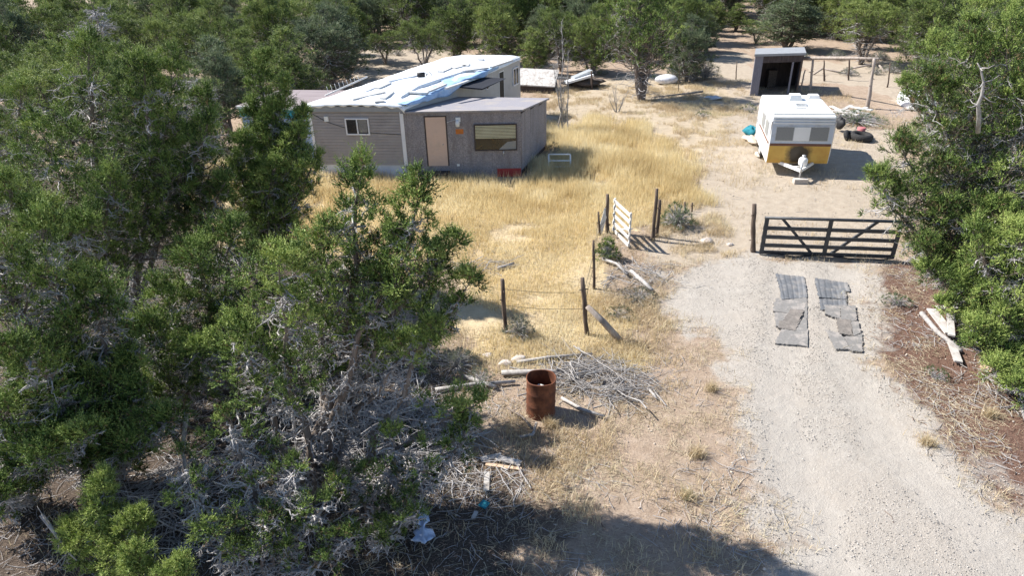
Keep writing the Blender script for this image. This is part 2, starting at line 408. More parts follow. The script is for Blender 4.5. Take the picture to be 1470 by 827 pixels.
    V = V.reshape(-1, 4, 3)[keep].reshape(-1, 3); t = t.reshape(-1, 4)[keep].reshape(-1); F = np.arange(len(V), dtype=np.int32).reshape(-1, 4)
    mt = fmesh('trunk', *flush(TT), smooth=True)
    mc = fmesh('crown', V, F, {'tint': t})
    md = fmesh('dead_twigs', *flush(DT)) if DT and not nodead else None
    return mt, mc, md
def place_tree(name, label, cat, loc, meshes, group=None, rz=0, sc=1, mat='juniper', first=None):
    t = thing(name, label, cat, loc, group); t.rotation_euler.z = rz
    t.scale = (sc, sc, sc) if not hasattr(sc, '__len__') else sc
    for nm, me, mt in zip(('trunk', 'crown', 'dead_twigs'), meshes, ('bark', mat, 'twig')):
        if me is None: continue
        o = bpy.data.objects.new(nm, me); COL.objects.link(o); o.parent = t
        if not me.materials: me.materials.append(M[mt])
    return t
# ------------------------------------------------------------------ world, sun, camera
SUN_AZ = np.array([-0.93, 0.36]); SUN_AZ /= np.linalg.norm(SUN_AZ); SUN_EL = R(44)
w = bpy.data.worlds.new("World"); S.world = w; w.use_nodes = True
nt = w.node_tree; nt.nodes.clear()
sky = nt.nodes.new('ShaderNodeTexSky'); sky.sky_type = 'NISHITA'; sky.sun_disc = False
sky.sun_elevation = SUN_EL; sky.sun_rotation = math.atan2(SUN_AZ[0], SUN_AZ[1]); sky.altitude = 1800
sky.air_density = 1.0; sky.dust_density = .6
bg = nt.nodes.new('ShaderNodeBackground'); bg.inputs[1].default_value = .10
wo = nt.nodes.new('ShaderNodeOutputWorld'); nt.links.new(sky.outputs[0], bg.inputs[0]); nt.links.new(bg.outputs[0], wo.inputs[0])
sl = bpy.data.lights.new('sun', 'SUN'); sl.energy = 5.0; sl.angle = R(.55); sl.color = (1, .955, .89)
so = bpy.data.objects.new('sun', sl); COL.objects.link(so)
sd = Vector((SUN_AZ[0] * math.cos(SUN_EL), SUN_AZ[1] * math.cos(SUN_EL), math.sin(SUN_EL)))
so.rotation_euler = sd.to_track_quat('Z', 'Y').to_euler()
cd = bpy.data.cameras.new('camera'); co = bpy.data.objects.new('camera', cd); COL.objects.link(co); S.camera = co
cd.sensor_width = 36; cd.lens = 36 * F0 / W0; cd.clip_end = 3000; cd.clip_start = .1
from mathutils import Matrix
mw = Matrix([[RGT[0], UP[0], -FWD[0], 0], [RGT[1], UP[1], -FWD[1], 0], [RGT[2], UP[2], -FWD[2], HC], [0, 0, 0, 1]])
co.matrix_world = mw
S.view_settings.view_transform = 'Standard'; S.view_settings.look = 'None'; S.view_settings.exposure = 0.95; S.view_settings.gamma = 1
S.render.engine = 'CYCLES'; S.cycles.max_bounces = 6; S.cycles.diffuse_bounces = 3; S.cycles.transparent_max_bounces = 4
S.cycles.use_denoising = True

# ------------------------------------------------------------------ masks
def poly(pts): return np.array([P(a, b)[:2] for a, b in pts])
def sdist(X, Y, pg):
    """signed distance, positive inside"""
    n = len(pg); ins = np.zeros(X.shape, bool); dm = np.full(X.shape, 1e9)
    for i in range(n):
        a = pg[i]; b = pg[(i + 1) % n]
        c = ((a[1] > Y) != (b[1] > Y)) & (X < (b[0] - a[0]) * (Y - a[1]) / (b[1] - a[1] + 1e-12) + a[0]); ins ^= c
        e = b - a; t = np.clip(((X - a[0]) * e[0] + (Y - a[1]) * e[1]) / (e @ e), 0, 1)
        dm = np.minimum(dm, np.hypot(X - a[0] - t * e[0], Y - a[1] - t * e[1]))
    return np.where(ins, dm, -dm)
_G = {}
def vnoise(x, y, sc, seed=0):
    if seed not in _G: _G[seed] = np.random.default_rng(seed).random((256, 256))
    g = _G[seed]; x = np.asarray(x) / sc; y = np.asarray(y) / sc
    xi = np.floor(x).astype(int); yi = np.floor(y).astype(int); fx = x - xi; fy = y - yi
    fx = fx * fx * (3 - 2 * fx); fy = fy * fy * (3 - 2 * fy)
    a = g[xi % 256, yi % 256]; b = g[(xi + 1) % 256, yi % 256]; c = g[xi % 256, (yi + 1) % 256]; d = g[(xi + 1) % 256, (yi + 1) % 256]
    return (a * (1 - fx) + b * fx) * (1 - fy) + (c * (1 - fx) + d * fx) * fy
def sstep(a, b, v): t = np.clip((v - a) / (b - a), 0, 1); return t * t * (3 - 2 * t)
ROAD = poly([(965, 392), (1000, 372), (1090, 372), (1250, 378), (1262, 400), (1240, 440), (1250, 500), (1300, 590), (1400, 690), (1500, 770), (1760, 980), (1200, 1100), (1120, 830), (1100, 740), (1085, 640), (1060, 560), (1020, 490), (975, 440)])
SAND = poly([(985, 392), (925, 370), (900, 352), (930, 340), (990, 290), (1000, 240), (1040, 190), (1060, 150), (1040, 120), (1010, 85), (1075, 70), (1090, 130), (1140, 170), (1300, 190), (1300, 375), (1090, 372)])
SAND2 = poly([(500, 112), (515, 75), (640, 72), (700, 85), (740, 105), (640, 120), (560, 130)])
CORRAL = poly([(1145, 118), (1150, 90), (1330, 88), (1340, 115), (1290, 150), (1240, 122)])
RED = poly([(1262, 385), (1330, 370), (1400, 440), (1500, 560), (1700, 800), (1500, 780), (1390, 680), (1300, 585), (1252, 500), (1235, 440)])
GOLD = poly([(290, 225), (455, 240), (580, 262), (750, 258), (790, 225), (785, 190), (850, 172), (930, 185), (1000, 230), (1000, 290), (960, 320), (905, 340), (868, 345), (862, 400), (905, 455), (905, 512), (800, 520), (700, 505), (655, 470), (640, 390), (560, 400), (430, 350), (320, 360), (270, 280)])
PALE = poly([(760, 180), (800, 125), (900, 108), (1075, 100), (1090, 140), (1085, 200), (1030, 230), (1000, 235), (930, 190), (850, 175)])
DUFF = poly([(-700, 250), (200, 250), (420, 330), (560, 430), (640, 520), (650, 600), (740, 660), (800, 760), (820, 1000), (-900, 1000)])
DUFF2 = poly([(1330, 330), (1500, 260), (1900, 500), (1800, 800), (1560, 640), (1440, 560), (1370, 470)])
LN1 = poly([(1130, 372), (1128, 480), (1118, 580), (1140, 690), (1190, 830), (1280, 1000)]); LN2 = poly([(1205, 372), (1212, 490), (1240, 590), (1320, 690), (1440, 810), (1600, 950)])
def pldist(X, Y, pg):
    dm = np.full(X.shape, 1e9)
    for a, b in zip(pg[:-1], pg[1:]):
        e = b - a; t = np.clip(((X - a[0]) * e[0] + (Y - a[1]) * e[1]) / (e @ e), 0, 1); dm = np.minimum(dm, np.hypot(X - a[0] - t * e[0], Y - a[1] - t * e[1]))
    return dm
def masks(X, Y):
    r = sdist(X, Y, ROAD); s = np.maximum(sdist(X, Y, SAND), np.maximum(sdist(X, Y, SAND2), sdist(X, Y, CORRAL)))
    wob = (vnoise(X, Y, .8, 3) - .5) * .7 + (vnoise(X, Y, .25, 4) - .5) * .3
    road = sstep(-.8, .5, r + wob * 1.5); sand = sstep(-.5, .5, s + wob * 1.3)
    red = sstep(-.5, .5, sdist(X, Y, RED) + wob); gold = sstep(-.7, .7, sdist(X, Y, GOLD) + wob * 1.6)
    pale = sstep(-1, 1, sdist(X, Y, PALE) + wob * 2)
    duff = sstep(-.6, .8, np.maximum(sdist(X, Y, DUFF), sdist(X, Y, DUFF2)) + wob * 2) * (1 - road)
    lane = 1 - sstep(.25, .65, np.minimum(pldist(X, Y, LN1), pldist(X, Y, LN2)) + wob * .4)
    return road, sand, red, gold, pale, duff, lane
# ground grid
def axis(a, b, st, lo, hi):
    c = list(np.arange(a, b, st)); o = []; s = st; v = a
    while v > lo: s *= 1.12; v -= s; o.append(v)
    c = o[::-1] + c; s = st; v = c[-1]
    while v < hi: s *= 1.12; v += s; c.append(v)
    return np.array(c)
gx = axis(-14, 22, .12, -900, 900); gy = axis(4.5, 34, .12, -250, 1500)
X, Y = np.meshgrid(gx, gy); nx, ny = len(gx), len(gy)
near = (X > -30) & (X < 45) & (Y > 0) & (Y < 90)
att = [np.zeros(X.shape) for _ in range(7)]
mm = masks(X[near], Y[near])
for a, b in zip(att, mm): a[near] = b
Z = hgt(X, Y) + .018 * (vnoise(X, Y, .35, 9) - .5) * (1 - att[0]) - .025 * att[6] * att[0]
# wheel tracks pressed into the drive
V = np.stack([X, Y, Z], -1).reshape(-1, 3)
I = np.arange(nx * ny).reshape(ny, nx)
F = np.stack([I[:-1, :-1], I[:-1, 1:], I[1:, 1:], I[1:, :-1]], -1).reshape(-1, 4)
AT = {n: a.reshape(-1) for n, a in zip(('road', 'sand', 'red', 'gold', 'pale', 'duff', 'lane'), att)}

def groundmat():
    m, nt, b, o = newmat('ground_soil'); v = objco(nt)
    A = {n: nd(nt, 'ShaderNodeAttribute', attribute_name=n).outputs['Fac'] for n in AT}
    fine = noise(nt, v, 38, 4, .7); vfine = noise(nt, v, 120, 3, .7); med = noise(nt, v, 3.2, 7, .7); big = noise(nt, v, .55, 5, .6); chip = noise(nt, objco(nt, (1, 2.2, 1)), 22, 5, .8)
    def m2(mask, k=.9, lo=.38, hi=.62):
        x = mth(nt, 'ADD', mask, mth(nt, 'MULTIPLY', mth(nt, 'SUBTRACT', med, .5), k))
        return ramp(nt, x, [(lo, (0, 0, 0)), (hi, (1, 1, 1))])
    dirt = ramp(nt, med, [(.28, (.24, .175, .125)), (.5, (.35, .27, .20)), (.72, (.45, .365, .285))])
    dirt = mixc(nt, ramp(nt, big, [(.4, (0, 0, 0)), (.65, (.5, .5, .5))]), dirt, (.42, .32, .25))
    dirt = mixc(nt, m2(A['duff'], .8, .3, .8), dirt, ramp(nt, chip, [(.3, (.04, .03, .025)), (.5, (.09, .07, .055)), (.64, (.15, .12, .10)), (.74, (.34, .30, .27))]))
    dirt = mixc(nt, ramp(nt, chip, [(.52, (0, 0, 0)), (.62, (.8, .8, .8))]), dirt, (.18, .13, .10))
    dirt = mixc(nt, ramp(nt, fine, [(.60, (0, 0, 0)), (.70, (.8, .8, .8))]), dirt, (.56, .49, .41))
    pale = ramp(nt, med, [(.3, (.36, .29, .21)), (.7, (.50, .42, .31))])
    col = mixc(nt, m2(A['pale']), dirt, pale)
    gold = ramp(nt, med, [(.3, (.48, .37, .23)), (.6, (.58, .47, .30)), (.8, (.60, .52, .38))])
    col = mixc(nt, m2(A['gold'], .7), col, gold)
    sand = ramp(nt, med, [(.3, (.35, .29, .225)), (.7, (.455, .39, .31))])
    sand = mixc(nt, ramp(nt, fine, [(.55, (0, 0, 0)), (.7, (.5, .5, .5))]), sand, (.30, .23, .18))
    col = mixc(nt, m2(A['sand'], 1.0), col, sand)
    red = ramp(nt, chip, [(.35, (.085, .05, .038)), (.5, (.155, .092, .068)), (.62, (.25, .165, .125)), (.74, (.44, .34, .27))])
    col = mixc(nt, m2(A['red'], 1.2), col, red)
    road = ramp(nt, med, [(.25, (.355, .32, .28)), (.6, (.425, .39, .345)), (.8, (.47, .435, .39))])
    road = mixc(nt, ramp(nt, big, [(.42, (0, 0, 0)), (.6, (.6, .6, .6))]), road, (.41, .365, .315))
    road = mixc(nt, ramp(nt, vfine, [(.54, (0, 0, 0)), (.64, (.5, .5, .5))]), road, (.29, .255, .225))
    road = mixc(nt, ramp(nt, fine, [(.56, (0, 0, 0)), (.66, (.8, .8, .8))]), road, (.53, .50, .46))
    road = mixc(nt, mth(nt, 'MULTIPLY', m2(A['lane'], .9, .3, .8), .6), road, ramp(nt, med, [(.3, (.385, .35, .31)), (.7, (.45, .415, .37))]))
    col = mixc(nt, m2(A['road'], 1.5, .25, .75), col, road)
    nt.links.new(col, b.inputs['Base Color']); b.inputs['Roughness'].default_value = .97; b.inputs['Specular IOR Level'].default_value = .1
    h = mth(nt, 'ADD', mth(nt, 'MULTIPLY', fine, .5), mth(nt, 'ADD', mth(nt, 'MULTIPLY', med, 1.6), mth(nt, 'MULTIPLY', chip, .6)))
    bump(nt, b, h, .9, .035); return m
M['ground'] = groundmat()
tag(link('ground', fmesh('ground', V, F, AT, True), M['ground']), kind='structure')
rf = F[(AT['road'][F].min(1) > .5)]
u, inv = np.unique(rf, return_inverse=True)
tag(link('driveway', fmesh('driveway', V[u] + np.array([0, 0, .004]), inv.reshape(-1, 4), {k: a[u] for k, a in AT.items()}, True), M['ground']), kind='structure')

# ------------------------------------------------------------------ scatter
rg = np.random.default_rng(11)
def scatter(n, x0, x1, y0, y1, dens):
    x = rg.uniform(x0, x1, n); y = rg.uniform(y0, y1, n)
    m = rg.random(n) < dens(x, y); return x[m], y[m]
def inview(x, y, mg=40):
    q = np.stack([x, y, np.zeros_like(x)], -1) - CAM; zc = q @ FWD
    px = W0 / 2 + F0 * (q @ RGT) / zc; py = H0 / 2 - F0 * (q @ UP) / zc
    return (zc > .5) & (px > -mg) & (px < W0 + mg) & (py > -mg) & (py < H0 + mg * 3)
def blades(name, x, y, h, wd, mat, lean=.35, tint=None, head=0.0, **k):
    n = len(x); z = hgt(x, y) - .01; a = rg.uniform(0, 6.28, n)
    hh = h * rg.uniform(.55, 1.25, n); ww = wd * rg.uniform(.7, 1.4, n) / 2
    s = np.stack([np.cos(a), np.sin(a), 0 * a], -1); p = np.stack([x, y, z], -1)
    la = rg.uniform(0, 6.28, n); lm = rg.uniform(0, lean, n) * hh
    mid = p + np.stack([np.cos(la) * lm * .35, np.sin(la) * lm * .35, hh * .55], -1)
    tip = p + np.stack([np.cos(la) * lm, np.sin(la) * lm, hh * (1 - .15 * (lm / hh))], -1)
    V = np.stack([p - s * ww[:, None], p + s * ww[:, None], mid + s * ww[:, None] * .8, tip, mid - s * ww[:, None] * .8], 1)
    V = V[:, [0, 1, 2, 3, 4]].reshape(-1, 3); b = np.arange(n)[:, None] * 5
    F = np.concatenate([b + np.array([0, 1, 2, 4])], 0); F2 = b + np.array([4, 2, 3, 3])
    t = (tint if tint is not None else rg.random(n)) + rg.normal(size=n) * .12
    tt = np.clip(np.repeat(t, 5), 0, 1)
    # quads for the lower half, a narrow kite for the upper half
    tipl = tip + s * ww[:, None] * .15; V = np.stack([p - s * ww[:, None], p + s * ww[:, None], mid + s * ww[:, None] * .8, tipl, tip, mid - s * ww[:, None] * .8], 1).reshape(-1, 3)
    b = np.arange(n)[:, None] * 6; F = np.concatenate([b + np.array([0, 1, 2, 5]), b + np.array([5, 2, 3, 4])], 0)
    me = fmesh(name, V, F, {'tint': np.clip(np.repeat(t, 6), 0, 1)})
    return tag(link(name, me, M[mat]), kind='stuff')
def gdens(x, y):
    g = sstep(-.5, .8, sdist(x, y, GOLD) + (vnoise(x, y, 1.5, 21) - .5) * 2)
    n = vnoise(x, y, 1.8, 22) * .6 + vnoise(x, y, .5, 23) * .4
    return g * sstep(.22, .5, n)
x, y = scatter(520000, -14, 8, 12, 36, gdens); k = inview(x, y); x, y = x[k], y[k]
foot_quads = []
tall = .16 + .34 * sstep(18, 27, y) * (.6 + .6 * vnoise(x, y, 2.2, 24))
blades('dry_grass', x, y, tall, .010 + .003 * (y > 22), 'gold', .45, .15 + .75 * vnoise(x, y, 1.1, 25))
print('gold', len(x))
def hdens(x, y):   # tall seed-head grass by the walls and field edges
    a = sstep(-.3, .5, sdist(x, y, TALL)); return a * sstep(.3, .6, vnoise(x, y, .9, 31))
TALL = poly([(440, 245), (585, 262), (750, 262), (790, 235), (850, 215), (870, 260), (840, 290), (700, 285), (560, 300), (430, 285)])
x, y = scatter(60000, -11, 5, 18, 32, hdens)
blades('tall_dry_grass', x, y, .48, .011, 'gold', .3, .2 + .5 * vnoise(x, y, .7, 26))
def sdens(x, y):
    r, s, rd, g, p, du, ln = masks(x, y)
    n = vnoise(x, y, .6, 41) * .6 + vnoise(x, y, .17, 42) * .4; n2 = vnoise(x, y, 3.0, 43)
    d = sstep(.44, .68, n * .75 + n2 * .25) * (1 - r) * (1 - .6 * du) * (1 - .55 * s) * (1 - .9 * rd) * (1 - .7 * g)
    return d * (.45 + .9 * p)
x, y = scatter(900000, -12, 20, 6, 44, sdens); k = inview(x, y); x, y = x[k], y[k]; print('straw', len(x))
blades('sparse_straw_grass', x, y, .13 + .10 * vnoise(x, y, 1.5, 44), .009, 'straw', .9, .1 + .8 * vnoise(x, y, .9, 45))
def verge(x, y):
    return sstep(-.2, .3, np.maximum(sdist(x, y, VG1), np.maximum(sdist(x, y, VG2), sdist(x, y, VG3)))) * sstep(.35, .6, vnoise(x, y, .5, 51))
VG1 = poly([(925, 290), (1020, 290), (1050, 330), (1060, 372), (985, 372), (930, 345)])
VG2 = poly([(740, 590), (880, 610), (890, 680), (830, 800), (770, 800), (760, 680), (710, 610)])
VG3 = poly([(862, 420), (960, 420), (975, 470), (930, 520), (790, 520), (720, 500), (800, 470)])
x, y = scatter(220000, -2, 10, 6, 26, verge)
blades('verge_grass', x, y, .20, .009, 'straw', 1.1, .2 + .6 * vnoise(x, y, .6, 52))
# pebbles on the drive
def pebbles(name, n, dens, x0, x1, y0, y1, s0, s1, c1, c2):
    x, y = scatter(n, x0, x1, y0, y1, dens); k = inview(x, y); x, y = x[k], y[k]; m = len(x)
    s = s0 + (s1 - s0) * rg.random(m) ** 3
    o = np.array([[1, 0, 0], [0, 1, 0], [-1, 0, 0], [0, -1, 0], [0, 0, .7], [0, 0, -.5]], float)
    V = o[None] * rg.uniform(.6, 1.2, (m, 6, 1)) * s[:, None, None] + rg.normal(size=(m, 6, 3)) * (s * .18)[:, None, None]
    a = rg.uniform(0, 6.28, m); ca, sa = np.cos(a)[:, None], np.sin(a)[:, None]
    V = np.stack([V[..., 0] * ca - V[..., 1] * sa, V[..., 0] * sa + V[..., 1] * ca, V[..., 2]], -1)
    V += np.stack([x, y, hgt(x, y) + s * .25 + .004], -1)[:, None]
    T = np.array([[0, 1, 4], [1, 2, 4], [2, 3, 4], [3, 0, 4], [1, 0, 5], [2, 1, 5], [3, 2, 5], [0, 3, 5]])
    F = (np.arange(m)[:, None, None] * 6 + T[None]).reshape(-1, 3)
    mt, nt, b, oo = newmat(name + '_stone'); at = nd(nt, 'ShaderNodeAttribute', attribute_name='tint').outputs['Fac']
    nt.links.new(ramp(nt, at, [(0, c1), (1, c2)]), b.inputs['Base Color']); b.inputs['Roughness'].default_value = .9
    print(name, m)
    return tag(link(name, fmesh(name, V.reshape(-1, 3), F, {'tint': np.repeat(rg.random(m), 6)}), mt), kind='stuff')
pebbles('gravel', 250000, lambda x, y: masks(x, y)[0] * (1 - .85 * masks(x, y)[6]) * sstep(.25, .6, vnoise(x, y, .9, 61) * .7 + vnoise(x, y, .2, 62) * .3), 2, 20, 5.5, 20, .005, .018, (.21, .19, .17), (.58, .545, .50))
pebbles('loose_stones', 50000, lambda x, y: (1 - masks(x, y)[0]) * .6 * sstep(.4, .7, vnoise(x, y, 1.3, 63)), -8, 20, 6, 40, .008, .035, (.28, .22, .17), (.64, .57, .49))
# sticks, straw and bark chips lying about
def litter(name, n, dens, x0, x1, y0, y1, l0, l1, r, mat):
    x, y = scatter(n, x0, x1, y0, y1, dens); k = inview(x, y); x, y = x[k], y[k]; m = len(x)
    a = rg.uniform(0, 6.28, m); L = l0 + (l1 - l0) * rg.random(m) ** 2.5
    t = np.linspace(-.5, .5, 4)[None]; bend = rg.normal(size=(m, 1)) * .25
    px = x[:, None] + np.cos(a)[:, None] * t * L[:, None] - np.sin(a)[:, None] * bend * L[:, None] * (.25 - t * t) * 2
    py = y[:, None] + np.sin(a)[:, None] * t * L[:, None] + np.cos(a)[:, None] * bend * L[:, None] * (.25 - t * t) * 2
    pz = hgt(px, py) + .008 + np.abs(rg.normal(size=(m, 1))) * .02 + t * L[:, None] * rg.normal(size=(m, 1)) * .08
    V, F = tubes(np.stack([px, py, pz], -1), (r * (.5 + L / l1))[:, None] * np.array([1, .9, .7, .4])[None], 3)
    print(name, m)
    return tag(link(name, fmesh(name, V, F), M[mat]), kind='stuff')
left = lambda x, y: (1 - masks(x, y)[0]) * (1 - .95 * masks(x, y)[1]) * (1 - .8 * masks(x, y)[3]) * sstep(.42, .75, vnoise(x, y, 1.1, 71)) * sstep(26, 16, y)
litter('fallen_twigs', 60000, left, -12, 20, 6, 26, .04, .5, .005, 'twig')
litter('shed_twigs', 60000, lambda x, y: masks(x, y)[5] * (x < 2.5) * .2, -11, 3, 5, 18, .04, .45, .005, 'twig')
M['chips'] = surf('bark_chips', (.10, .055, .04), (.42, .30, .22), 1.3, .95, None, 0)
M['strawbit'] = surf('straw_bits', (.42, .34, .22), (.66, .58, .42), 1.3, .95, None, 0)
litter('bark_chips', 50000, lambda x, y: np.maximum(masks(x, y)[2], sstep(0, .4, 1 - np.hypot((x + .6) / 2.6, (y - 8.2) / 2.2))) * .6, -6, 20, 5.5, 22, .02, .16, .006, 'chips')
def sl_(x, y):
    q = masks(x, y); return (.18 * q[2] + .9 * (1 - q[0])) * (1 - q[1]) * (1 - .6 * q[5]) * sstep(.3, .65, vnoise(x, y, .8, 72))
litter('straw_litter', 110000, sl_, -4, 16, 6, 21, .04, .28, .003, 'strawbit')
# ------------------------------------------------------------------ mobile home
def lin(A, B, t): return np.asarray(A) + (np.asarray(B) - np.asarray(A)) * t
hb = P(585, 258)[:2]                                     # middle front corner on the ground
hr = P(749, 255)[:2]                                     # plywood room, right front corner
_, ZT = WP(577, 153, hb, hb + np.array([1, -.06]))       # roof height of the long box
fl = P(441, 153, ZT)[:2]; bm = P(577, 153, ZT)[:2]
hA = fl; hB = bm
c3 = P(746, 82, ZT)[:2]; ax = c3 - bm; hC = c3; hD = hC + (hA - hB)
print('house', ZT, hA, hB, hC, 'width', np.linalg.norm(hB - hA), 'len', np.linalg.norm(ax), 'hr', hr, 'hb', hb)
home = thing('mobile_home', 'long grey mobile home with tarp-covered roof and a plywood room on its front', 'mobile home', (hb[0], hb[1], 0))
SK = .62
def lap_wall(A, B, z0, z1, pitch, name, mat):
    mb = MB(); A3 = np.array([*A, 0.]); B3 = np.array([*B, 0.]); e = nrm(B3 - A3); n = np.array([e[1], -e[0], 0]); z = z0
    mb.add([A3 + nrm(n) * -.004 + np.array([0, 0, z0]), B3 - n * .004 + np.array([0, 0, z0]), B3 - n * .004 + np.array([0, 0, z1]), A3 - n * .004 + np.array([0, 0, z1])], [(0, 1, 2, 3)])
    while z < z1 - 1e-3:
        zt = min(z + pitch, z1); zz = np.array([0, 0, 1.])
        a, b = A3 + n * .026 + zz * z, B3 + n * .026 + zz * z; g_ = .016 if pitch < .2 else .006; c, d = B3 + n * .012 + zz * (zt - g_), A3 + n * .012 + zz * (zt - g_); mb.add([d, c, c - n * .016, d - n * .016], [(0, 1, 2, 3)])
        mb.add([a, b, c, d], [(0, 1, 2, 3)]); mb.add([A3 + zz * z, B3 + zz * z, b, a], [(0, 1, 2, 3)]); z = zt
    return mb.build(name, mat, home)
# core walls (solid shell just behind the cladding)
def inset(pts, d):
    c = sum(np.asarray(p) for p in pts) / len(pts); return [np.asarray(p) + nrm(c - np.asarray(p)) * d for p in pts]
MB().prism(inset([hA, hB, hC, hD], .03), SK, ZT - .10).build('wall_core', M['siding_side'], home)
lap_wall(hA, hB, SK, ZT - .12, .115, 'front_siding', M['siding'])
lap_wall(hB, hC, SK, ZT - .12, .40, 'side_siding', M['siding_side'])
lap_wall(hD, hA, SK, ZT - .12, .40, 'side_siding', M['siding_side'])
MB().prism(inset([hA, hB, hC, hD], .06), -.1, SK).build('skirting', M['skirt'], home)
L = np.linalg.norm(hB - hA)
MB().wall(hA, hB, .0, .11, SK - .02, ZT - .14, -.02, .045).build('corner_trim', M['white_trim'], home)
MB().wall(hA, hB, L - .12, L + .02, SK - .02, ZT - .14, -.02, .045).build('corner_trim', M['white_trim'], home)
MB().wall(hA, hB, -.10, L + .02, ZT - .17, ZT + .03, -.02, .10).build('fascia', M['fascia'], home)
# roof: low crowned sheet
mb = MB(); n = 8; rows = 14
ex = nrm(hB - hA)
for side in (0, 1):
    vs = []
    for j in range(rows + 1):
        for i in range(n + 1):
            s = i / n; p = lin(lin(hA - ex * .10, hB + ex * .06, s), lin(hD - ex * .10, hC + ex * .06, s), j / rows)
            vs.append((p[0], p[1], ZT + (.035 if side == 0 else -.03) + .10 * (1 - (2 * s - 1) ** 2)))
    fs = [(j * (n + 1) + i, j * (n + 1) + i + 1, (j + 1) * (n + 1) + i + 1, (j + 1) * (n + 1) + i) for j in range(rows) for i in range(n)]
    mb.add(vs, fs if side == 0 else [f[::-1] for f in fs], side == 0)
roof = mb.build('roof', M['white_metal'], home)
def window(parent, A, B, px0, py0, px1, py1, name='window', fw=.05, split=True, glass='glass', frame='white_trim', zoff=.045):
    u0, z1 = WP(px0, py0, A, B); u1, _ = WP(px1, py0, A, B); _, z0 = WP(px0, py1, A, B)
    mb = MB()
    mb.wall(A, B, u0, u1, z0, z0 + fw, zoff - .03, zoff + .03); mb.wall(A, B, u0, u1, z1 - fw, z1, zoff - .03, zoff + .03)
    mb.wall(A, B, u0, u0 + fw, z0 + fw, z1 - fw, zoff - .03, zoff + .03); mb.wall(A, B, u1 - fw, u1, z0 + fw, z1 - fw, zoff - .03, zoff + .03)
    if split: um = (u0 + u1) / 2; mb.wall(A, B, um - fw / 2, um + fw / 2, z0 + fw, z1 - fw, zoff - .03, zoff + .025)
    o = mb.build(name, M[frame], parent)
    MB().wall(A, B, u0 + fw, u1 - fw, z0 + fw, z1 - fw, zoff - .035, zoff + .004).build('pane', M[glass], o)
    return o, (u0, u1, z0, z1)
_, (u0, u1, z0, z1) = window(home, hA, hB, 495, 169, 529, 193)
MB().wall(hA, hB, (u0 + u1) / 2 + .05, u1 - .08, z0 + .1, z1 - .06, .03, .052).build('curtain', M['carpet'], home)
u, z = WP(469, 170, hA, hB); MB().wall(hA, hB, u - .08, u + .08, z - .1, z + .1, .0, .08).build('meter_box', M['white_plastic'], home)
# cable sagging down the siding
e3 = np.array([*nrm(hB - hA), 0.]); n3 = np.array([e3[1], -e3[0], 0])
def wp3(A, B, px, py, off=.03):
    u, z = WP(px, py, A, B); e = np.array([*nrm(np.asarray(B) - np.asarray(A)), 0.]); nn = np.array([e[1], -e[0], 0])
    return np.array([A[0], A[1], 0]) + e * u + nn * off + np.array([0, 0, z])
MB().tube([wp3(hA, hB, a, b) for a, b in ((449, 163), (468, 174), (492, 182), (530, 190), (576, 193))], .009, 5).build('cable', M['black'], home)
# side wall openings toward the back
window(home, hB, hC, 735, 98, 743, 124, fw=.06, frame='white_trim'); window(home, hB, hC, 696, 121, 700, 129, fw=.03, split=False)
u0, z1 = WP(716, 103, hB, hC); u1, _ = WP(722, 103, hB, hC)
sd_ = MB().wall(hB, hC, u0 - .05, u1 + .05, .55, z1, .0, .03).build('side_door', M['white_trim'], home)
MB().wall(hB, hC, u0, u1, .6, z1 - .05, .02, .036).build('door_opening', M['black'], sd_)
# ---- plywood room
rb = P(784, 217)[:2]
_, ZO = WP(748, 157, hb, hr); _, ZO2 = WP(783, 142.5, hr, rb)
print('room', ZO, ZO2, rb)
hb2 = hB + nrm(hC - hB) * 4.6
pf = hb + nrm(hr - hb) * 0.0
room = [pf, hr, rb, hb2]
ri = inset(room, .03)
MB().prism(ri, .12, [ZO - .1, ZO - .1, ZO2 - .1, ZO2 - .1]).build('room_core', M['dark_wood'], home)
LO = np.linalg.norm(hr - pf); LS = np.linalg.norm(rb - hr)
for k in range(4):
    a, b = LO * k / 4, LO * (k + 1) / 4 - .006
    MB().wall(pf, hr, a, b, .42, ZO - .04, -.01, .012).build('plywood_panel', M['osb'], home)
for k in range(3):
    a, b = LS * k / 3, LS * (k + 1) / 3 - .006
    za = ZO + (ZO2 - ZO) * k / 3 - .04; zb = ZO + (ZO2 - ZO) * (k + 1) / 3 - .04
    MB().wall(hr, rb, a + (.014 if k == 0 else 0), b, .32, min(za, zb), -.01, .012).build('plywood_panel', M['osb'], home)
MB().wall(pf, hr, 0, LO, .02, .42, -.03, .005).build('base_board', M['osb'], home)
u0, _ = WP(714, 247, pf, hr); MB().wall(pf, hr, u0, LO - .02, .06, .40, .006, .022).build('red_panel', M['red'], home)
er = nrm(hr - pf); es = nrm(rb - hr)
rq = [pf - es * .12 + er * .02, hr - es * .12 + er * .10, rb + er * .12 + es * .05, hb2 + er * .02 + es * .05]
MB().prism(rq, [ZO - .045, ZO - .045, ZO2 - .045, ZO2 - .045], [ZO + .02, ZO + .02, ZO2 + .02, ZO2 + .02]).build('flat_roof', M['felt'], home)
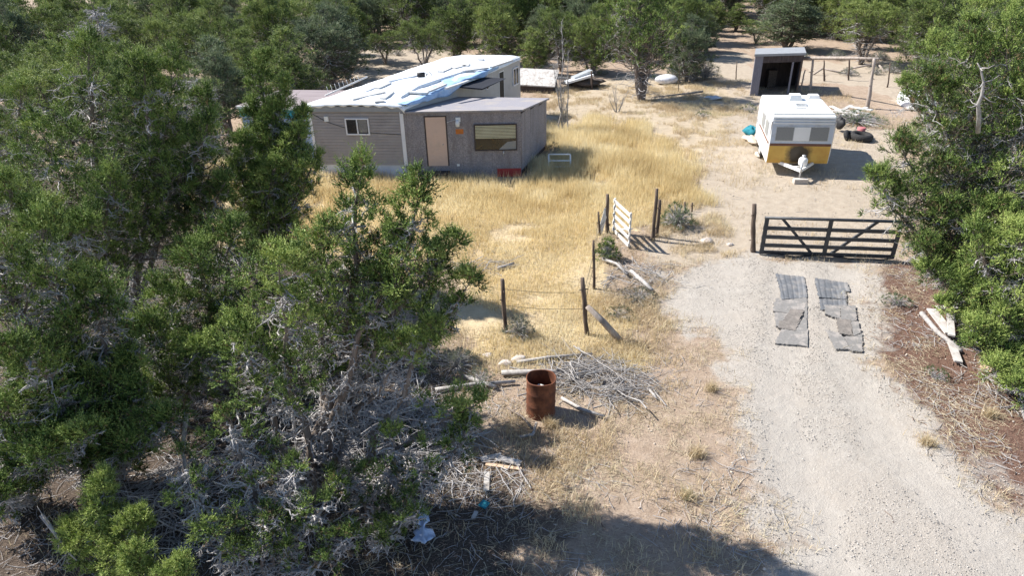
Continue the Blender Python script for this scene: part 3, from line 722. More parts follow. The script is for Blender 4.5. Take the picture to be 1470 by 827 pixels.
# door
u0, z1 = WP(610, 168, pf, hr); u1, _ = WP(639, 168, pf, hr); _, z0 = WP(614, 238, pf, hr); z0 = max(z0, .45)
print('door', u0, u1, z0, z1)
fr = MB(); fr.wall(pf, hr, u0 - .05, u0, z0, z1 + .05, .0, .03); fr.wall(pf, hr, u1, u1 + .05, z0, z1 + .05, .0, .03); fr.wall(pf, hr, u0, u1, z1, z1 + .05, .0, .03)
fr.build('door_frame', M['dark_wood'], home)
dr = MB().wall(pf, hr, u0, u1, z0, z1, .0, .022).build('door', M['door'], home)
MB().tube([wp3(pf, hr, 636, 207, .02), wp3(pf, hr, 636, 207, .07)], .025, 8).build('door_knob', M['metal'], dr)
# big window with blind
wo_, (a0, a1, b0, b1) = window(home, pf, hr, 680, 178, 742, 216, split=False, fw=.04, frame='dark_wood')
bl = MB()
for k in range(9):
    zz = b1 - .05 - k * (b1 - b0) * .055; bl.wall(pf, hr, a0 + .05, a1 - .05, zz - .045, zz - .006, .043, .055 + .004 * (k % 2))
bl.build('blind', M['blind'], wo_)
s = MB(); s.add([wp3(pf, hr, 716, 214, .053), wp3(pf, hr, 741, 213, .053), wp3(pf, hr, 741, 201, .053), wp3(pf, hr, 728, 203, .053)], [(0, 1, 2, 3)]); s.build('inside_sheet', M['screen'], wo_)
# lamp, sign, pipe
lp = MB().wall(pf, hr, WP(654, 170, pf, hr)[0], WP(661, 170, pf, hr)[0], WP(657, 174, pf, hr)[1], WP(657, 168, pf, hr)[1], .0, .07).build('wall_lamp', M['white_plastic'], home)
c = wp3(pf, hr, 657, 175, .12); MB().tube([c + [0, 0, .10], c, c - [0, 0, .14], c - [0, 0, .16]], [.05, .09, .075, .03], 10).build('lamp_shade', M['white_plastic'], lp)
MB().wall(pf, hr, WP(654, 184, pf, hr)[0], WP(665, 184, pf, hr)[0], WP(657, 192, pf, hr)[1], WP(657, 185, pf, hr)[1], .01, .022).build('house_number_plate', M['rust_plate'], home)
MB().tube([wp3(pf, hr, 640, 176, .02), wp3(pf, hr, 648, 173, .03), wp3(pf, hr, 655, 171, .04)], .008, 5).build('cable', M['white_plastic'], home)
MB().tube([wp3(pf, hr, 723, 216, .03), wp3(pf, hr, 723, 223, .03)], .025, 6).build('drain_pipe', M['metal'], home)
MB().wall(pf, hr, WP(656, 236, pf, hr)[0], WP(660, 236, pf, hr)[0], WP(658, 238, pf, hr)[1], WP(658, 235, pf, hr)[1], .01, .04).build('outlet_cover', M['white_plastic'], home)
# awning / lean-to roof in dark shingle between room and long box
q = [P(660, 141, ZO + .25), P(701, 139, ZO + .10), P(686, 130, ZO + .62), P(672, 127, ZO + .9)]
a = hB + nrm(hC - hB) * 4.5; b = hB + nrm(hC - hB) * 7.4; nn = np.array([nrm(hC - hB)[1], -nrm(hC - hB)[0]])
mb = MB(); mb.hexa([(*a, ZO + .06), (*(a + nn * 1.3), ZO + .03), (*(b + nn * 1.2), ZO - .0), (*b, ZO + .0), (*a, ZO + .12), (*(a + nn * 1.3), ZO + .09), (*(b + nn * .1), ZT - .25), (*b, ZT - .2)])
mb.build('porch_roof', M['shingle'], home)
# steps
u0, _ = WP(607, 243, pf, hr); u1, _ = WP(646, 243, pf, hr)
st = thing('doorstep', 'black wooden doorstep below the tan door', 'doorstep', (*lin(pf, hr, .25), 0))
MB().wall(pf, hr, u0, u1, .30, .36, .03, .55).build('tread', M['black'], st)
MB().wall(pf, hr, u0 + .05, u1 - .35, .08, .14, .56, .85).build('tread', M['black'], st)
for u in (u0 + .04, u1 - .10):
    MB().wall(pf, hr, u, u + .06, -.05, .30, .06, .12).build('leg', M['black'], st); MB().wall(pf, hr, u, u + .06, -.05, .30, .46, .52).build('leg', M['black'], st)

# ---- roof tarp with wrinkles and things lying on it
def roofp(s, t, dz=0): # s across 0..1, t along 0..1
    p = lin(lin(hA, hB, s), lin(hD, hC, s), t); return np.array([p[0], p[1], ZT + .035 + .10 * (1 - (2 * min(max(s, 0), 1) - 1) ** 2) + dz])
mb = MB(); ns, ntt = 44, 120; vs = []; tr = np.random.default_rng(5)
for j in range(ntt + 1):
    for i in range(ns + 1):
        s_ = -.03 + 1.07 * i / ns; t_ = -.02 + 1.005 * j / ntt
        w_ = .022 * math.sin(9 * s_ + 22 * t_ + 3 * math.sin(5 * t_)) + .02 * float(vnoise(s_ * 30, t_ * 60, 3, 81)) + .05 * max(0, float(vnoise(s_ * 10 + t_ * 30, s_ * 22 - t_ * 14, 3, 82)) - .58)
        p = roofp(s_, t_, .012 + abs(w_))
        e_ = (1.04 - .05 * float(vnoise(t_ * 60, 1, 3, 83)))
        if t_ < -.010:
            p = roofp(s_, -.0115, .02); p[2] -= .02 + (-.010 - t_) * 8 * (1 + .4 * math.sin(s_ * 50))
        if s_ > 1.0: p[2] -= (s_ - 1.0) * 3.9
        vs.append(p)
fs = [(j * (ns + 1) + i, j * (ns + 1) + i + 1, (j + 1) * (ns + 1) + i + 1, (j + 1) * (ns + 1) + i) for j in range(ntt) for i in range(ns)]
mb.add(vs, fs, True)
tp = mb.build('roof_tarp', M['white_tarp'], label='wrinkled white tarp spread over the mobile home roof', cat='tarp')
mod = tp.modifiers.new('thick', 'SOLIDIFY'); mod.thickness = .004; mod.offset = 1
mb = MB(); vs = []; ns = 10; ntt = 60
for j in range(ntt + 1):
    t_ = .0 + .72 * j / ntt
    up = .95 + .05 * math.sin(t_ * 17) + .01 * math.sin(t_ * 41) - .25 * max(0, .12 - t_) - .22 * math.exp(-((t_ - .42) / .06) ** 2)
    if t_ > .5: up += (t_ - .5) * .55
    dn = .20 + .10 * math.sin(t_ * 23 + 1) + .1 * math.sin(t_ * 9)
    if t_ < .12: dn = .05 + t_ * 1.0
    for i in range(ns + 1):
        q = i / ns
        if q < .6: s_ = up + (1.055 - up) * q / .6; p = roofp(s_, t_, .05 + .02 * math.sin(40 * t_ + 7 * q) ** 2)
        else:
            p = roofp(1.055, t_, .04); p[2] -= (q - .6) / .4 * dn; p[:2] += np.array([.03, -.01]) * math.sin(t_ * 60 + q * 4)
        vs.append(p)
fs = [(j * (ns + 1) + i, j * (ns + 1) + i + 1, (j + 1) * (ns + 1) + i + 1, (j + 1) * (ns + 1) + i) for j in range(ntt) for i in range(ns)]
mb.add(vs, fs, True); tb = mb.build('roof_tarp', M['blue_tarp'], label='pale blue tarp sagging over the right edge of the roof', cat='tarp')
mod = tb.modifiers.new('thick', 'SOLIDIFY'); mod.thickness = .004; mod.offset = 1
M['wet_board'] = surf('silver_roof_board', (.44, .44, .43), (.60, .60, .59), 8, .8, None, .2)
boards = [((504, 144), (551, 133), .24, 'long grey board at the front of the tarp'), ((541, 128), (559, 120), .22, 'short grey board in the middle left of the tarp'),
          ((549, 143), (562, 133), .24, 'tilted grey board beside the long board on the tarp'), ((582, 133), (615, 134), .26, 'thick grey board lying level near the blue tarp'),
          ((538, 147), (552, 146), .20, 'small dark board close to the front roof edge'), ((632, 104), (646, 98), .30, 'flat dark board far back on the left roof edge'),
          ((650, 99), (672, 93), .3, 'long pale board in the far half of the roof'), ((662, 103), (700, 98), .22, 'narrow board in the far right half of the roof'),
          ((664, 95), (673, 95), .25, 'little grey board near the far roof vent'), ((686, 86), (694, 86), .3, 'small grey block near the far end of the roof'),
          ((705, 97), (735, 87), .16, 'dark strip along the far right roof edge'), ((640, 128), (672, 117), .14, 'thin pale board along the right roof slope'),
          ((616, 132), (640, 122), .12, 'narrow pole lying across the blue tarp fold')]
for (a, b, wd, lb) in boards:
    zz = ZT + .15; A_ = P(*a, zz); B_ = P(*b, zz)
    d = B_ - A_; Lb = np.linalg.norm(d)
    MB().beam(A_ + [0, 0, .03], B_ + [0, 0, .03], wd, .07).build('board', M['wet_board'], label=lb, cat='board', group='boards weighing down the roof tarp')
# roof vent cap (dark) and long rolls of tarp
v0 = P(607, 110, ZT + .16)
rv = thing('roof_vent', 'black pipe vent lying on the middle of the roof', 'vent', v0)
MB().tube([v0 + [-.25, 0, .1], v0 + [.1, .03, .1]], .10, 10).build('pipe', M['black'], rv); MB().tube([v0 + [.15, .05, .05], v0 + [.3, .05, .22], v0 + [.42, .02, .05]], .03, 6).build('bracket', M['metal'], rv)
for (pts, rr_, lb) in (([(520, 134), (560, 118), (590, 112), (612, 106)], .09, 'left raised fold of white tarp'), ([(575, 140), (600, 126), (640, 112), (668, 103)], .10, 'right raised fold of white tarp')):
    pp = [P(*q, ZT + .14) + np.array([0, 0, .01 * (i % 2)]) for i, q in enumerate(pts)]
    MB().tube(pp, [rr_ * .5, rr_, rr_, rr_ * .5], 8).build('tarp_roll', M['white_tarp'], label='rolled ' + lb, cat='tarp roll', group='rolled tarp folds on the roof')

# ------------------------------------------------------------------ turquoise outbuilding left of the home
zt = 2.6; q = [P(342, 152, zt)[:2], P(444, 155, zt)[:2], P(505, 130, zt)[:2], P(405, 129, zt)[:2]]
tl = thing('old_trailer', 'turquoise and pale blue trailer with mauve flat roof beside the mobile home', 'trailer', (*q[0], 0))
MB().prism(inset(q, .05), .35, zt - .06).build('wall', M['periwinkle'], tl)
MB().prism([q[0] - [.1, .1], q[1] + [.0, -.1], q[2], q[3] - [.1, 0]], zt - .06, zt + .02).build('roof', M['mauve_roof'], tl)
ll_ = np.linalg.norm(q[1] - q[0]); MB().wall(q[0], q[1], .0, ll_, zt - .42, zt - .065, -.03, .02).build('upper_band', M['turq'], tl)
MB().wall(q[0], q[1], .0, ll_, zt - .065, zt + .03, .09, .14).build('roof_edge', M['white_metal'], tl)
window(tl, q[0], q[1], 362, 165, 378, 180, fw=.05)
for k in (.25, .7): p = lin(q[0], q[1], k) + [.1, .5]; MB().tube([(p[0] - .1, p[1], .32), (p[0] + .1, p[1], .32)], .32, 16).build('wheel', M['rubber'], tl)
# TV antenna leaning there
a = P(467, 137, zt + .1); b = W(527, 110, a[1] + 2.2)
an = thing('tv_antenna', 'white tv antenna boom with short spikes leaning behind the mobile home', 'antenna', a)
MB().tube([a, b], .035, 6).build('boom', M['white_plastic'], an)
ex_ = MB()
for k in range(9):
    p = lin(a, b, .08 + k * .09); ex_.tube([p, p + [-.05, 0, .32 - .015 * k]], .012, 4)
ex_.build('spike', M['white_plastic'], an)

# ------------------------------------------------------------------ open shed
g1, g2 = G(1076, 136)[:2], G(1144, 134)[:2]; dv = np.array([math.sin(R(20)), math.cos(R(20))]); g3, g4 = g2 + dv * 2.6, g1 + dv * 2.6
_, zs = WP(1108, 77, g1, g2); print('shed', zs, np.linalg.norm(g2 - g1))
sh = thing('open_shed', 'dark open-fronted wooden shed with flat metal roof behind the camper', 'shed', (*g1, 0)); Ls = np.linalg.norm(g2 - g1)
MB().wall(g4, g1, 0, 2.6, -.1, zs - .1, -.06, .0).build('side_wall', M['grey_shed'], sh); MB().wall(g2, g3, 0, 2.6, -.1, zs - .1, -.06, .0).build('side_wall', M['grey_shed'], sh)
MB().wall(g3, g4, 0.07, Ls - .07, -.1, zs - .1, -.06, .0).build('back_wall', M['dark_wood'], sh)  # back wall coloured dark so the interior shade is in its colour
MB().wall(g1, g2, 0, .48, -.1, zs - .1, .0, .06).build('front_panel', M['grey_shed'], sh)
MB().wall(g1, g2, .48, Ls, zs - .48, zs - .1, .0, .05).build('header', M['dark_wood'], sh)
MB().wall(g1, g2, Ls - .62, Ls - .52, -.1, zs - .48, .0, .06).build('post', M['grey_shed'], sh); MB().wall(g1, g2, Ls - .1, Ls, -.1, zs - .48, .0, .06).build('post', M['post'], sh)
e = nrm(g2 - g1); rq = [g1 - e * .05 - dv * .15, g2 + e * .12 - dv * .15, g3 + e * .12 + dv * .1, g4 - e * .05 + dv * .1]
MB().prism(rq, [zs - .1, zs - .1, zs - .16, zs - .16], [zs + .03, zs + .03, zs - .05, zs - .05]).build('roof', M['fascia'], sh)
p = lin(g1, g2, .42) + dv * 2.1
wt = thing('water_heater', 'upright cabinet coloured dark for shade inside the open shed', 'cabinet', (*p, 0)); MB().prism([p + [-.25, -.2], p + [.25, -.2], p + [.25, .2], p + [-.25, .2]], 0, 1.0).build('body', M['char_and_shade'], wt); MB().prism([p + [-.27, -.22], p + [.27, -.22], p + [.27, .22], p + [-.27, .22]], 1.0, 1.05).build('lid', M['char_and_shade'], wt)  # cabinet's dark colour stands in for the shade inside the shed

# ------------------------------------------------------------------ posts and corral
def post(pb, ptop, r, label, group=None, mat='post', name='fence_post', dy=0.0, cat='post', knots=True):
    b = G(*pb, -.25); t = W(*ptop, b[1] + dy); n = 7
    r = r * .72; rr = np.random.default_rng(int(pb[0] * 7 + pb[1])); pts = wavy(rr, b, t, n, .05)
    mb = MB(); mb.tube(pts, [r * (1.12 - .3 * i / (n - 1)) * rr.uniform(.86, 1.12) for i in range(n)], 8)
    if knots:
        for k in range(3):
            i = rr.integers(2, 6); d = nrm(rr.normal(size=3) * [1, 1, .3]); mb.tube([pts[i], pts[i] + d * r * 2.2], [r * .4, r * .18], 5)
    return mb.build(name, M[mat], label=label, cat=cat, group=group, loc=b)
FG = 'rough juniper posts along the yard fence'
post((727, 479), (721, 401), .075, 'gnarled fence post beside the pale sagebrush, farthest from the gates', FG)
post((844, 480), (836, 399), .08, 'fence post propped by a slanting pole near the brush pile', FG)
post((855, 415), (852, 345), .06, 'slim fence post just below the dense green bush', FG)
post((861, 338), (859, 304), .055, 'short dark fence post behind the dense green bush', FG)
post((873, 334), (872, 279), .09, 'thick post that the white gate hangs from', FG)
post((937, 345), (943, 271), .085, 'taller of the two posts at the free side of the white gate opening', FG)
post((943, 340), (947, 287), .08, 'shorter post tied beside the tall post across from the white gate', FG)
post((1083, 362), (1083, 293), .10, 'rugged post at the left end of the steel farm gate', FG)
post((987, 306), (983, 290), .05, 'dark stub post inside the green weed patch', FG)
post((994, 303), (994, 291), .05, 'small stub post at the right of the weed patch', FG)
post((1010, 148), (1009, 90), .035, 'thin stake in the grass between big juniper and shed', FG, dy=0) if False else None
b = G(889, 489, .03); t = W(843, 440, G(844, 480)[1] - .12)
MB().tube([b, lin(b, t, .5) + [0, 0, .03], t], [.085, .08, .065], 7).build('brace_pole', M['log'], label='brown pole leaning as a brace against the fence post', cat='pole')
wy = [W(721, 415, 13.9), W(838, 420, G(844, 480)[1]), W(853, 360, G(855, 415)[1]), W(859, 312, G(861, 338)[1]), W(872, 292, G(873, 334)[1])]
for dz, wn in ((0.0, 'upper'), (-.45, 'lower')):
    q = []
    for a, b in zip(wy[:-1], wy[1:]): q += [a + [0, 0, dz], lin(a, b, .5) + [0, 0, dz - .05]]
    q.append(wy[-1] + [0, 0, dz]); MB().tube(q, .005, 4).build('fence_wire', M['black'], label=wn + ' strand of sagging wire strung between the yard fence posts', cat='wire')
# white gate
h0 = G(880, 333)[:2]; h1 = G(903, 357)[:2]; Lg = np.linalg.norm(h1 - h0)
wg = thing('garden_gate', 'white painted slat gate standing open at the yard fence', 'gate', (*h0, 0))
for u, nm in ((0, 'stile'), (Lg - .07, 'stile')): MB().wall(h0, h1, u, u + .07, .06, 1.18, -.02, .02).build(nm, M['white_wood'], wg)
for k, z in enumerate((.12, .36, .62, .88, 1.10)): MB().wall(h0, h1, .0, Lg, z - .055, z + .055, .021, .045).build('slat', M['white_wood'], wg)
A3 = np.array([*h0, .1]); B3 = np.array([*h1, .66]); nn = np.array([*(nrm(h1 - h0)[::-1] * [1, -1]), 0])
MB().beam(A3 - nn * .04, B3 - nn * .04, .03, .09, nn).build('brace', M['white_wood'], wg)
a = G(861, 336); b = W(871, 299, a[1] + .1); MB().beam(a, b, .14, .03, (0, 1, 0)).build('white_board', M['white_wood'], label='white board leaning on the gate hinge post', cat='board')
# planks by weed patch
MB().beam(W(951, 300, 22.6), W(975, 317, 22.3), .10, .10).build('grey_timber', M['post'], label='dark timber poking out left of the weed patch', cat='timber')
MB().beam(W(990, 309, 21.9), W(1013, 326, 21.2), .20, .04, (0, -.6, 1)).build('pale_board', M['white_wood'], label='pale board slanting down right of the weed patch', cat='board')
MB().beam(W(985, 303, 22.3), W(1001, 318, 21.9), .10, .05).build('pale_board', M['plank'], label='narrow broken board beside the weed patch stubs', cat='board')
# corral
CG = 'corral posts behind the camper'
post((1163, 134), (1167, 85), .11, 'thick pale upright log holding the near end of the corral beam', CG, 'log', 'corral_post')
post((1148, 133), (1156, 100), .06, 'thin leaning post between shed and pale corral log', CG, 'log', 'corral_post')
post((1246, 155), (1255, 84), .13, 'thick leaning log holding the right end of the corral beam', CG, 'log', 'corral_post')
post((1184, 116), (1183, 86), .08, 'left one of two back corral posts under the beam', CG, 'post', 'corral_post')
post((1219, 115), (1219, 84), .08, 'right one of two back corral posts under the beam', CG, 'post', 'corral_post')
post((1146, 118), (1151, 86), .05, 'slim stake just right of the open shed', CG, 'post', 'corral_post')
post((1274, 125), (1278, 90), .06, 'short corral post right of the thick leaning log', CG, 'post', 'corral_post')
post((1057, 114), (1058, 88), .05, 'lone post on bare ground left of the open shed', CG, 'post', 'corral_post')
yb = G(1163, 134)[1]; yr = G(1246, 155)[1]
MB().tube([W(1140, 84, yb + 1), W(1167, 83, yb), W(1215, 83, (yb + yr) / 2), W(1262, 84, yr)], [.09, .10, .09, .07], 8).build('corral_beam', M['log'], label='long pole laid across the tall corral logs', cat='beam')
for a, b, lb in (((1152, 117), (1181, 98), 'pole rising left of the back corral posts'), ((1181, 98), (1215, 106), 'pole sloping between the back corral posts'), ((1207, 101), (1262, 90), 'long pole rising to the right corral log'), ((1262, 93), (1282, 118), 'pole sloping down right of the leaning log')):
    MB().tube([W(*a, 46.), W(*b, 45.5)], .06, 6).build('corral_rail', M['log'], label='weathered ' + lb, cat='rail', group='loose corral rails')
for i, (a, b, lb) in enumerate((((1193, 152), (1216, 163), 'first'), ((1200, 163), (1222, 151), 'second'), ((1208, 166), (1244, 154), 'third'), ((1214, 158), (1248, 163), 'fourth'), ((1222, 153), (1252, 158), 'fifth'), ((1196, 158), (1232, 165), 'sixth'))):
    z = .08 + i * .07; MB().beam(P(*a, z), P(*b, z + .05), .2, .05).build('plank', M['plank'] if i % 2 else M['white_wood'], label='pale plank in the jumbled lumber heap behind the camper', cat='plank', group='lumber heap behind the camper')

# ------------------------------------------------------------------ steel farm gate
g0 = G(1089, 366)[:2]; g1 = G(1281, 373)[:2]; Lf = np.linalg.norm(g1 - g0)
fg = thing('farm_gate', 'dark steel five-bar farm gate closed across the gravel drive', 'gate', (*g0, 0)); print('gate', Lf)
zb = [.10, .33, .60, .88, 1.20]
def g3(u, z, off=0): e = nrm(g1 - g0); return np.array([g0[0] + e[0] * u + e[1] * off, g0[1] + e[1] * u - e[0] * off, z])
for z in zb:
    if z == 1.2: MB().tube([g3(0, z), g3(Lf, z)], .045, 10).build('rail', M['gate_metal'], fg)
    else: MB().wall(g0, g1, .0, Lf, z - .055, z + .055, -.02, .02).build('rail', M['gate_metal'], fg)
for u in (0.0, 1.78, Lf - .1): MB().wall(g0, g1, u, u + .12, .05, 1.2, .021, .045).build('stile', M['gate_metal'], fg)
for (u0, z0, u1, z1) in ((.5, 1.18, 1.5, .10), (2.05, .10, 3.15, 1.18)): MB().beam(g3(u0, z0, -.045), g3(u1, z1, -.045), .08, .05, (nrm(g1 - g0)[1], -nrm(g1 - g0)[0], 0)).build('brace', M['gate_metal'], fg)
MB().tube([g3(.1, .12), g3(1, .03, .1), g3(1.9, .08), g3(3, .0, .15), g3(Lf, .04)], .018, 5).build('chain', M['black'], fg)

# ------------------------------------------------------------------ camper
def G0(px, py): return P(px, py, .45)[:2]
cl, cr2 = P(1099, 234, .45)[:2], P(1188, 235.5, .45)[:2]
ez = nrm(cr2 - cl); Wc = np.linalg.norm(cr2 - cl); hd = nrm(P(1091, 136, 2.5)[:2] - P(1107, 166, 2.5)[:2]); Lc = np.linalg.norm(P(1091, 136, 2.5)[:2] - P(1107, 166, 2.5)[:2]) + .35
_, zc_top = WP(1107, 166, cl + 0 * ez, cr2)
print('camper', Wc, Lc, zc_top, hd, ez)
c0 = (cl + cr2) / 2; ZC = zc_top
prof = [(.02, .45), (-.03, .60), (-.06, 1.22), (.0, 1.95), (.05, 2.32), (.16, ZC - .04), (.30, ZC), (Lc - .2, ZC), (Lc, ZC - .2), (Lc, .75), (Lc - .35, .45)]
def cp(u, f, z): p = cl + ez * u + hd * f; return np.array([p[0], p[1], z])
cm = thing('camper_trailer', 'small white and yellow camper trailer parked on bare dirt', 'camper', (*c0, 0))
mb = MB(); n = len(prof); vs = [cp(0, f, z) for f, z in prof] + [cp(Wc, f, z) for f, z in prof]
mb.add(vs, [tuple(range(n))[::-1], tuple(range(n, 2 * n))] + [(i, (i + 1) % n, n + (i + 1) % n, n + i) for i in range(n)])
shell = mb.build('body', M['camper_white'], cm)
bv = shell.modifiers.new('bevel', 'BEVEL'); bv.width = .04; bv.segments = 3; bv.limit_method = 'ANGLE'
zz_ = [q[1] for q in prof[:7]]; ff_ = [q[0] for q in prof[:7]]
def fr_(z): return float(np.interp(z, zz_, ff_))
def strip(u0, u1, z0, z1, o, name, mat, parent=cm, t=.02):
    zs_ = sorted(set([z0, z1] + [z for z in zz_ if z0 < z < z1])); mb = MB()
    for a, b in zip(zs_[:-1], zs_[1:]):
        mb.hexa([cp(u0, fr_(a) - o, a), cp(u1, fr_(a) - o, a), cp(u1, fr_(a) + t, a), cp(u0, fr_(a) + t, a), cp(u0, fr_(b) - o, b), cp(u1, fr_(b) - o, b), cp(u1, fr_(b) + t, b), cp(u0, fr_(b) + t, b)])
    return mb.build(name, mat, parent)
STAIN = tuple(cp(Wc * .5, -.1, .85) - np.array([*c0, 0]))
M['yellow'] = yellow()
strip(.03, Wc - .03, .47, 1.17, .012, 'lower_panel', M['yellow']); strip(.03, Wc - .03, 1.172, 1.27, .018, 'stripe', M['brown'])
strip(.03, Wc - .03, 1.272, ZC - .06, .010, 'front_panel', M['camper_blue'])
for i, z in enumerate((2.02, 2.12, 2.22, 2.32)): strip(.05, Wc - .05, z, z + .045, .035, 'rib', M['camper_white'])
wa = strip(Wc * .08, Wc * .92, 1.36, 1.92, .022, 'front_window', M['metal'])
for a, b in ((.09, .36), (.63, .91)): strip(Wc * a, Wc * b, 1.39, 1.89, .032, 'screen', M['screen'], wa)
strip(Wc * .37, Wc * .62, 1.38, 1.90, .042, 'shutter', M['camper_white'], wa)
# left side: windows, door, band
SA, SB = cl + hd * Lc, cl      # A->B so that outward is left side
def sw(u0, u1, z0, z1, t0, t1, name, mat, parent=cm): return MB().wall(SA, SB, u0, u1, z0, z1, t0, t1).build(name, mat, parent)
for (u0, u1) in ((Lc - 1.35, Lc - .55), (Lc - 2.5, Lc - 1.7)):
    wn = sw(u0, u1, 1.35, 1.95, .0, .03, 'side_window', M['metal']); sw(u0 + .05, u1 - .05, 1.4, 1.9, .01, .036, 'pane', M['screen'], wn)
dd = sw(.35, .95, .55, 2.2, .0, .025, 'door', M['camper_white']); sw(.42, .48, 1.2, 1.3, .02, .06, 'handle', M['metal'], dd)
sw(.1, Lc - .15, 1.18, 1.26, .0, .012, 'side_stripe', M['brown'])
for k in (1, -1):
    p = cp(.12 if k > 0 else Wc - .12, Lc * .55, .33)
    wh = MB().tube([p - [*(ez * .09), 0], p + [*(ez * .09), 0]], .33, 20).build('wheel', M['rubber'], cm); MB().tube([p - [*(ez * .1), 0], p + [*(ez * .1), 0]], .17, 12).build('rim', M['white_metal'], wh)
# roof items
for (u, f, s, h, nm) in ((Wc * .52, Lc * .72, .26, .22, 'air_vent'), (Wc * .86, Lc * .80, .24, .14, 'roof_hatch')):
    mb = MB(); mb.hexa([cp(u - s, f - s, ZC), cp(u + s, f - s, ZC), cp(u + s, f + s, ZC), cp(u - s, f + s, ZC), cp(u - s * .8, f - s * .8, ZC + h), cp(u + s * .8, f - s * .8, ZC + h), cp(u + s * .8, f + s * .8, ZC + h), cp(u - s * .8, f + s * .8, ZC + h)]); mb.build(nm, M['camper_white'], cm)
fr = MB(); u, f = Wc * .56, Lc * .45
for a, b in (((-.2, -.15), (.2, -.15)), ((-.2, .15), (.2, .15)), ((-.2, -.15), (-.2, .15)), ((.2, -.15), (.2, .15))): fr.beam(cp(u + a[0], f + a[1], ZC + .03), cp(u + b[0], f + b[1], ZC + .03), .04, .04)
fr.beam(cp(u - .3, f - .5, ZC + .02), cp(u + .1, f - .5, ZC + .02), .05, .03); fr.build('roof_bracket', M['metal'], cm)
for u_ in (0, Wc):
    for f_ in (.02, Lc - .02): MB().beam(cp(u_, f_ if f_ < 1 else f_ - .01, .75), cp(u_, f_ if f_ < 1 else f_ - .01, ZC - .22), .035, .035).build('corner_trim', M['metal'], cm)
for f_ in (.9, 2.1, 3.2): MB().beam(cp(.04, f_, ZC + .006), cp(Wc - .04, f_, ZC + .006), .025, .012).build('roof_seam', M['metal'], cm)
# hitch
hx = MB(); tip = cp(Wc * .5, -1.0, .48)
hx.beam(cp(Wc * .22, .1, .46), tip, .07, .11); hx.beam(cp(Wc * .78, .1, .46), tip, .07, .11); hx.beam(cp(Wc * .36, -.45, .46), cp(Wc * .64, -.45, .46), .06, .05); hx.build('hitch_frame', M['white_metal'], cm)
MB().tube([tip + [0, 0, .28], tip - [0, 0, .25]], .035, 8).build('jack', M['metal'], cm)
t = cp(Wc * .56, -.45, .50); pt = MB().tube([t + [0, 0, q_] for q_ in (0, .04, .10, .26, .33, .36)], [.09, .15, .17, .17, .12, .05], 14).build('propane_tank', M['white_metal'], cm)
MB().tube([t + [0, 0, .36], t + [0, 0, .43]], [.07, .07], 10).build('valve_collar', M['metal'], pt)
MB().wall(tip[:2] - [.25, .1], tip[:2] + [.25, -.12], 0, .52, -.02, .2, -.12, .12).build('concrete_block', M['concrete'], label='flat block under the camper hitch jack', cat='block')
# things around camper
def blob(c, r, seed, name, mat, fl=.75, n=14, rough=.25, **k):
    rr = np.random.default_rng(seed); mb = MB(); vs = []; m = 8
    for j in range(m + 1):
        th = math.pi * j / m
        for i in range(n):
            a = 2 * math.pi * i / n; f = 1 + rough * (math.sin(3 * a + seed + 2 * th) * .5 + rr.normal() * .35) * math.sin(th)
            vs.append((c[0] + r[0] * f * math.sin(th) * math.cos(a), c[1] + r[1] * f * math.sin(th) * math.sin(a), c[2] + r[2] * (math.cos(th) * fl + fl * .6) * (1 + .35 * rough * rr.normal() * (0 < j < m))))
    fs = [(j * n + i, j * n + (i + 1) % n, (j + 1) * n + (i + 1) % n, (j + 1) * n + i)[::-1] for j in range(m) for i in range(n)]
    mb.add(vs, fs, True); return mb.build(name, mat, **k)
blob(P(1077, 193, .2), (.24, .3, .33), 3, 'teal_bag', M['teal'], label='dark teal bag slumped at the left side of the camper', cat='bag', rough=.5)
blob(P(1079, 203, .05), (.26, .6, .18), 4, 'cloth_bundle', M['cloth_tan'], label='crumpled tan cloth bundle left of the camper', cat='cloth', rough=.6)
blob(P(1090, 224, .02), (.15, .35, .12), 6, 'cloth_bundle', M['cloth_tan'], label='small dirty rag by the camper front corner', cat='rag', rough=.6)
def tyre(name, c, r, r2, axis_, label, group=None):
    mb = MB(); a = nrm(np.array(axis_, float)); x_ = nrm(np.cross(a, [0.3, .2, .9])); y_ = np.cross(a, x_); n, m = 24, 10; vs = []
    for i in range(n):
        th = 2 * math.pi * i / n; d = x_ * math.cos(th) + y_ * math.sin(th)
        for j in range(m):
            ph = 2 * math.pi * j / m; vs.append(np.array(c) + d * (r + r2 * math.cos(ph)) + a * r2 * 1.15 * math.sin(ph))
    fs = [(i * m + j, ((i + 1) % n) * m + j, ((i + 1) % n) * m + (j + 1) % m, i * m + (j + 1) % m) for i in range(n) for j in range(m)]
    mb.add(vs, fs, True); return mb.build(name, M['rubber'], label=label, cat='tyre', group=group)
tyre('tyre', P(1236, 196, .15), .38, .15, (0.05, -.05, 1), 'large tyre lying flat with a red bucket in it', 'old tyres right of the camper')
tyre('tyre', P(1217, 195, .17), .20, .09, (.7, -.6, .5), 'small tyre tipped against the large one', 'old tyres right of the camper')
t = P(1235, 193, .12); MB().tube([t, t + [0, 0, .05], t + [0, 0, .33], t + [0, 0, .34]], [.13, .15, .19, .15], 12).build('red_bucket', surf('pink_red', (.36, .10, .11), (.50, .2, .2), 6, .7), label='faded red bucket sitting in the large tyre', cat='bucket')
t = P(1205, 182, .2); blob(t, (.2, .3, .4), 9, 'black_bag', M['black'], label='black bag beside the right wall of the camper', cat='bag', rough=.4)
# white humped cover behind the right juniper
c = P(1318, 152, 0.0); blob(c + [0, 0, -.25], (.95, 1.5, 1.05), 12, 'white_cover', M['white_tarp'], label='large white rounded cover half hidden behind the right juniper', cat='cover', rough=.03, n=28)

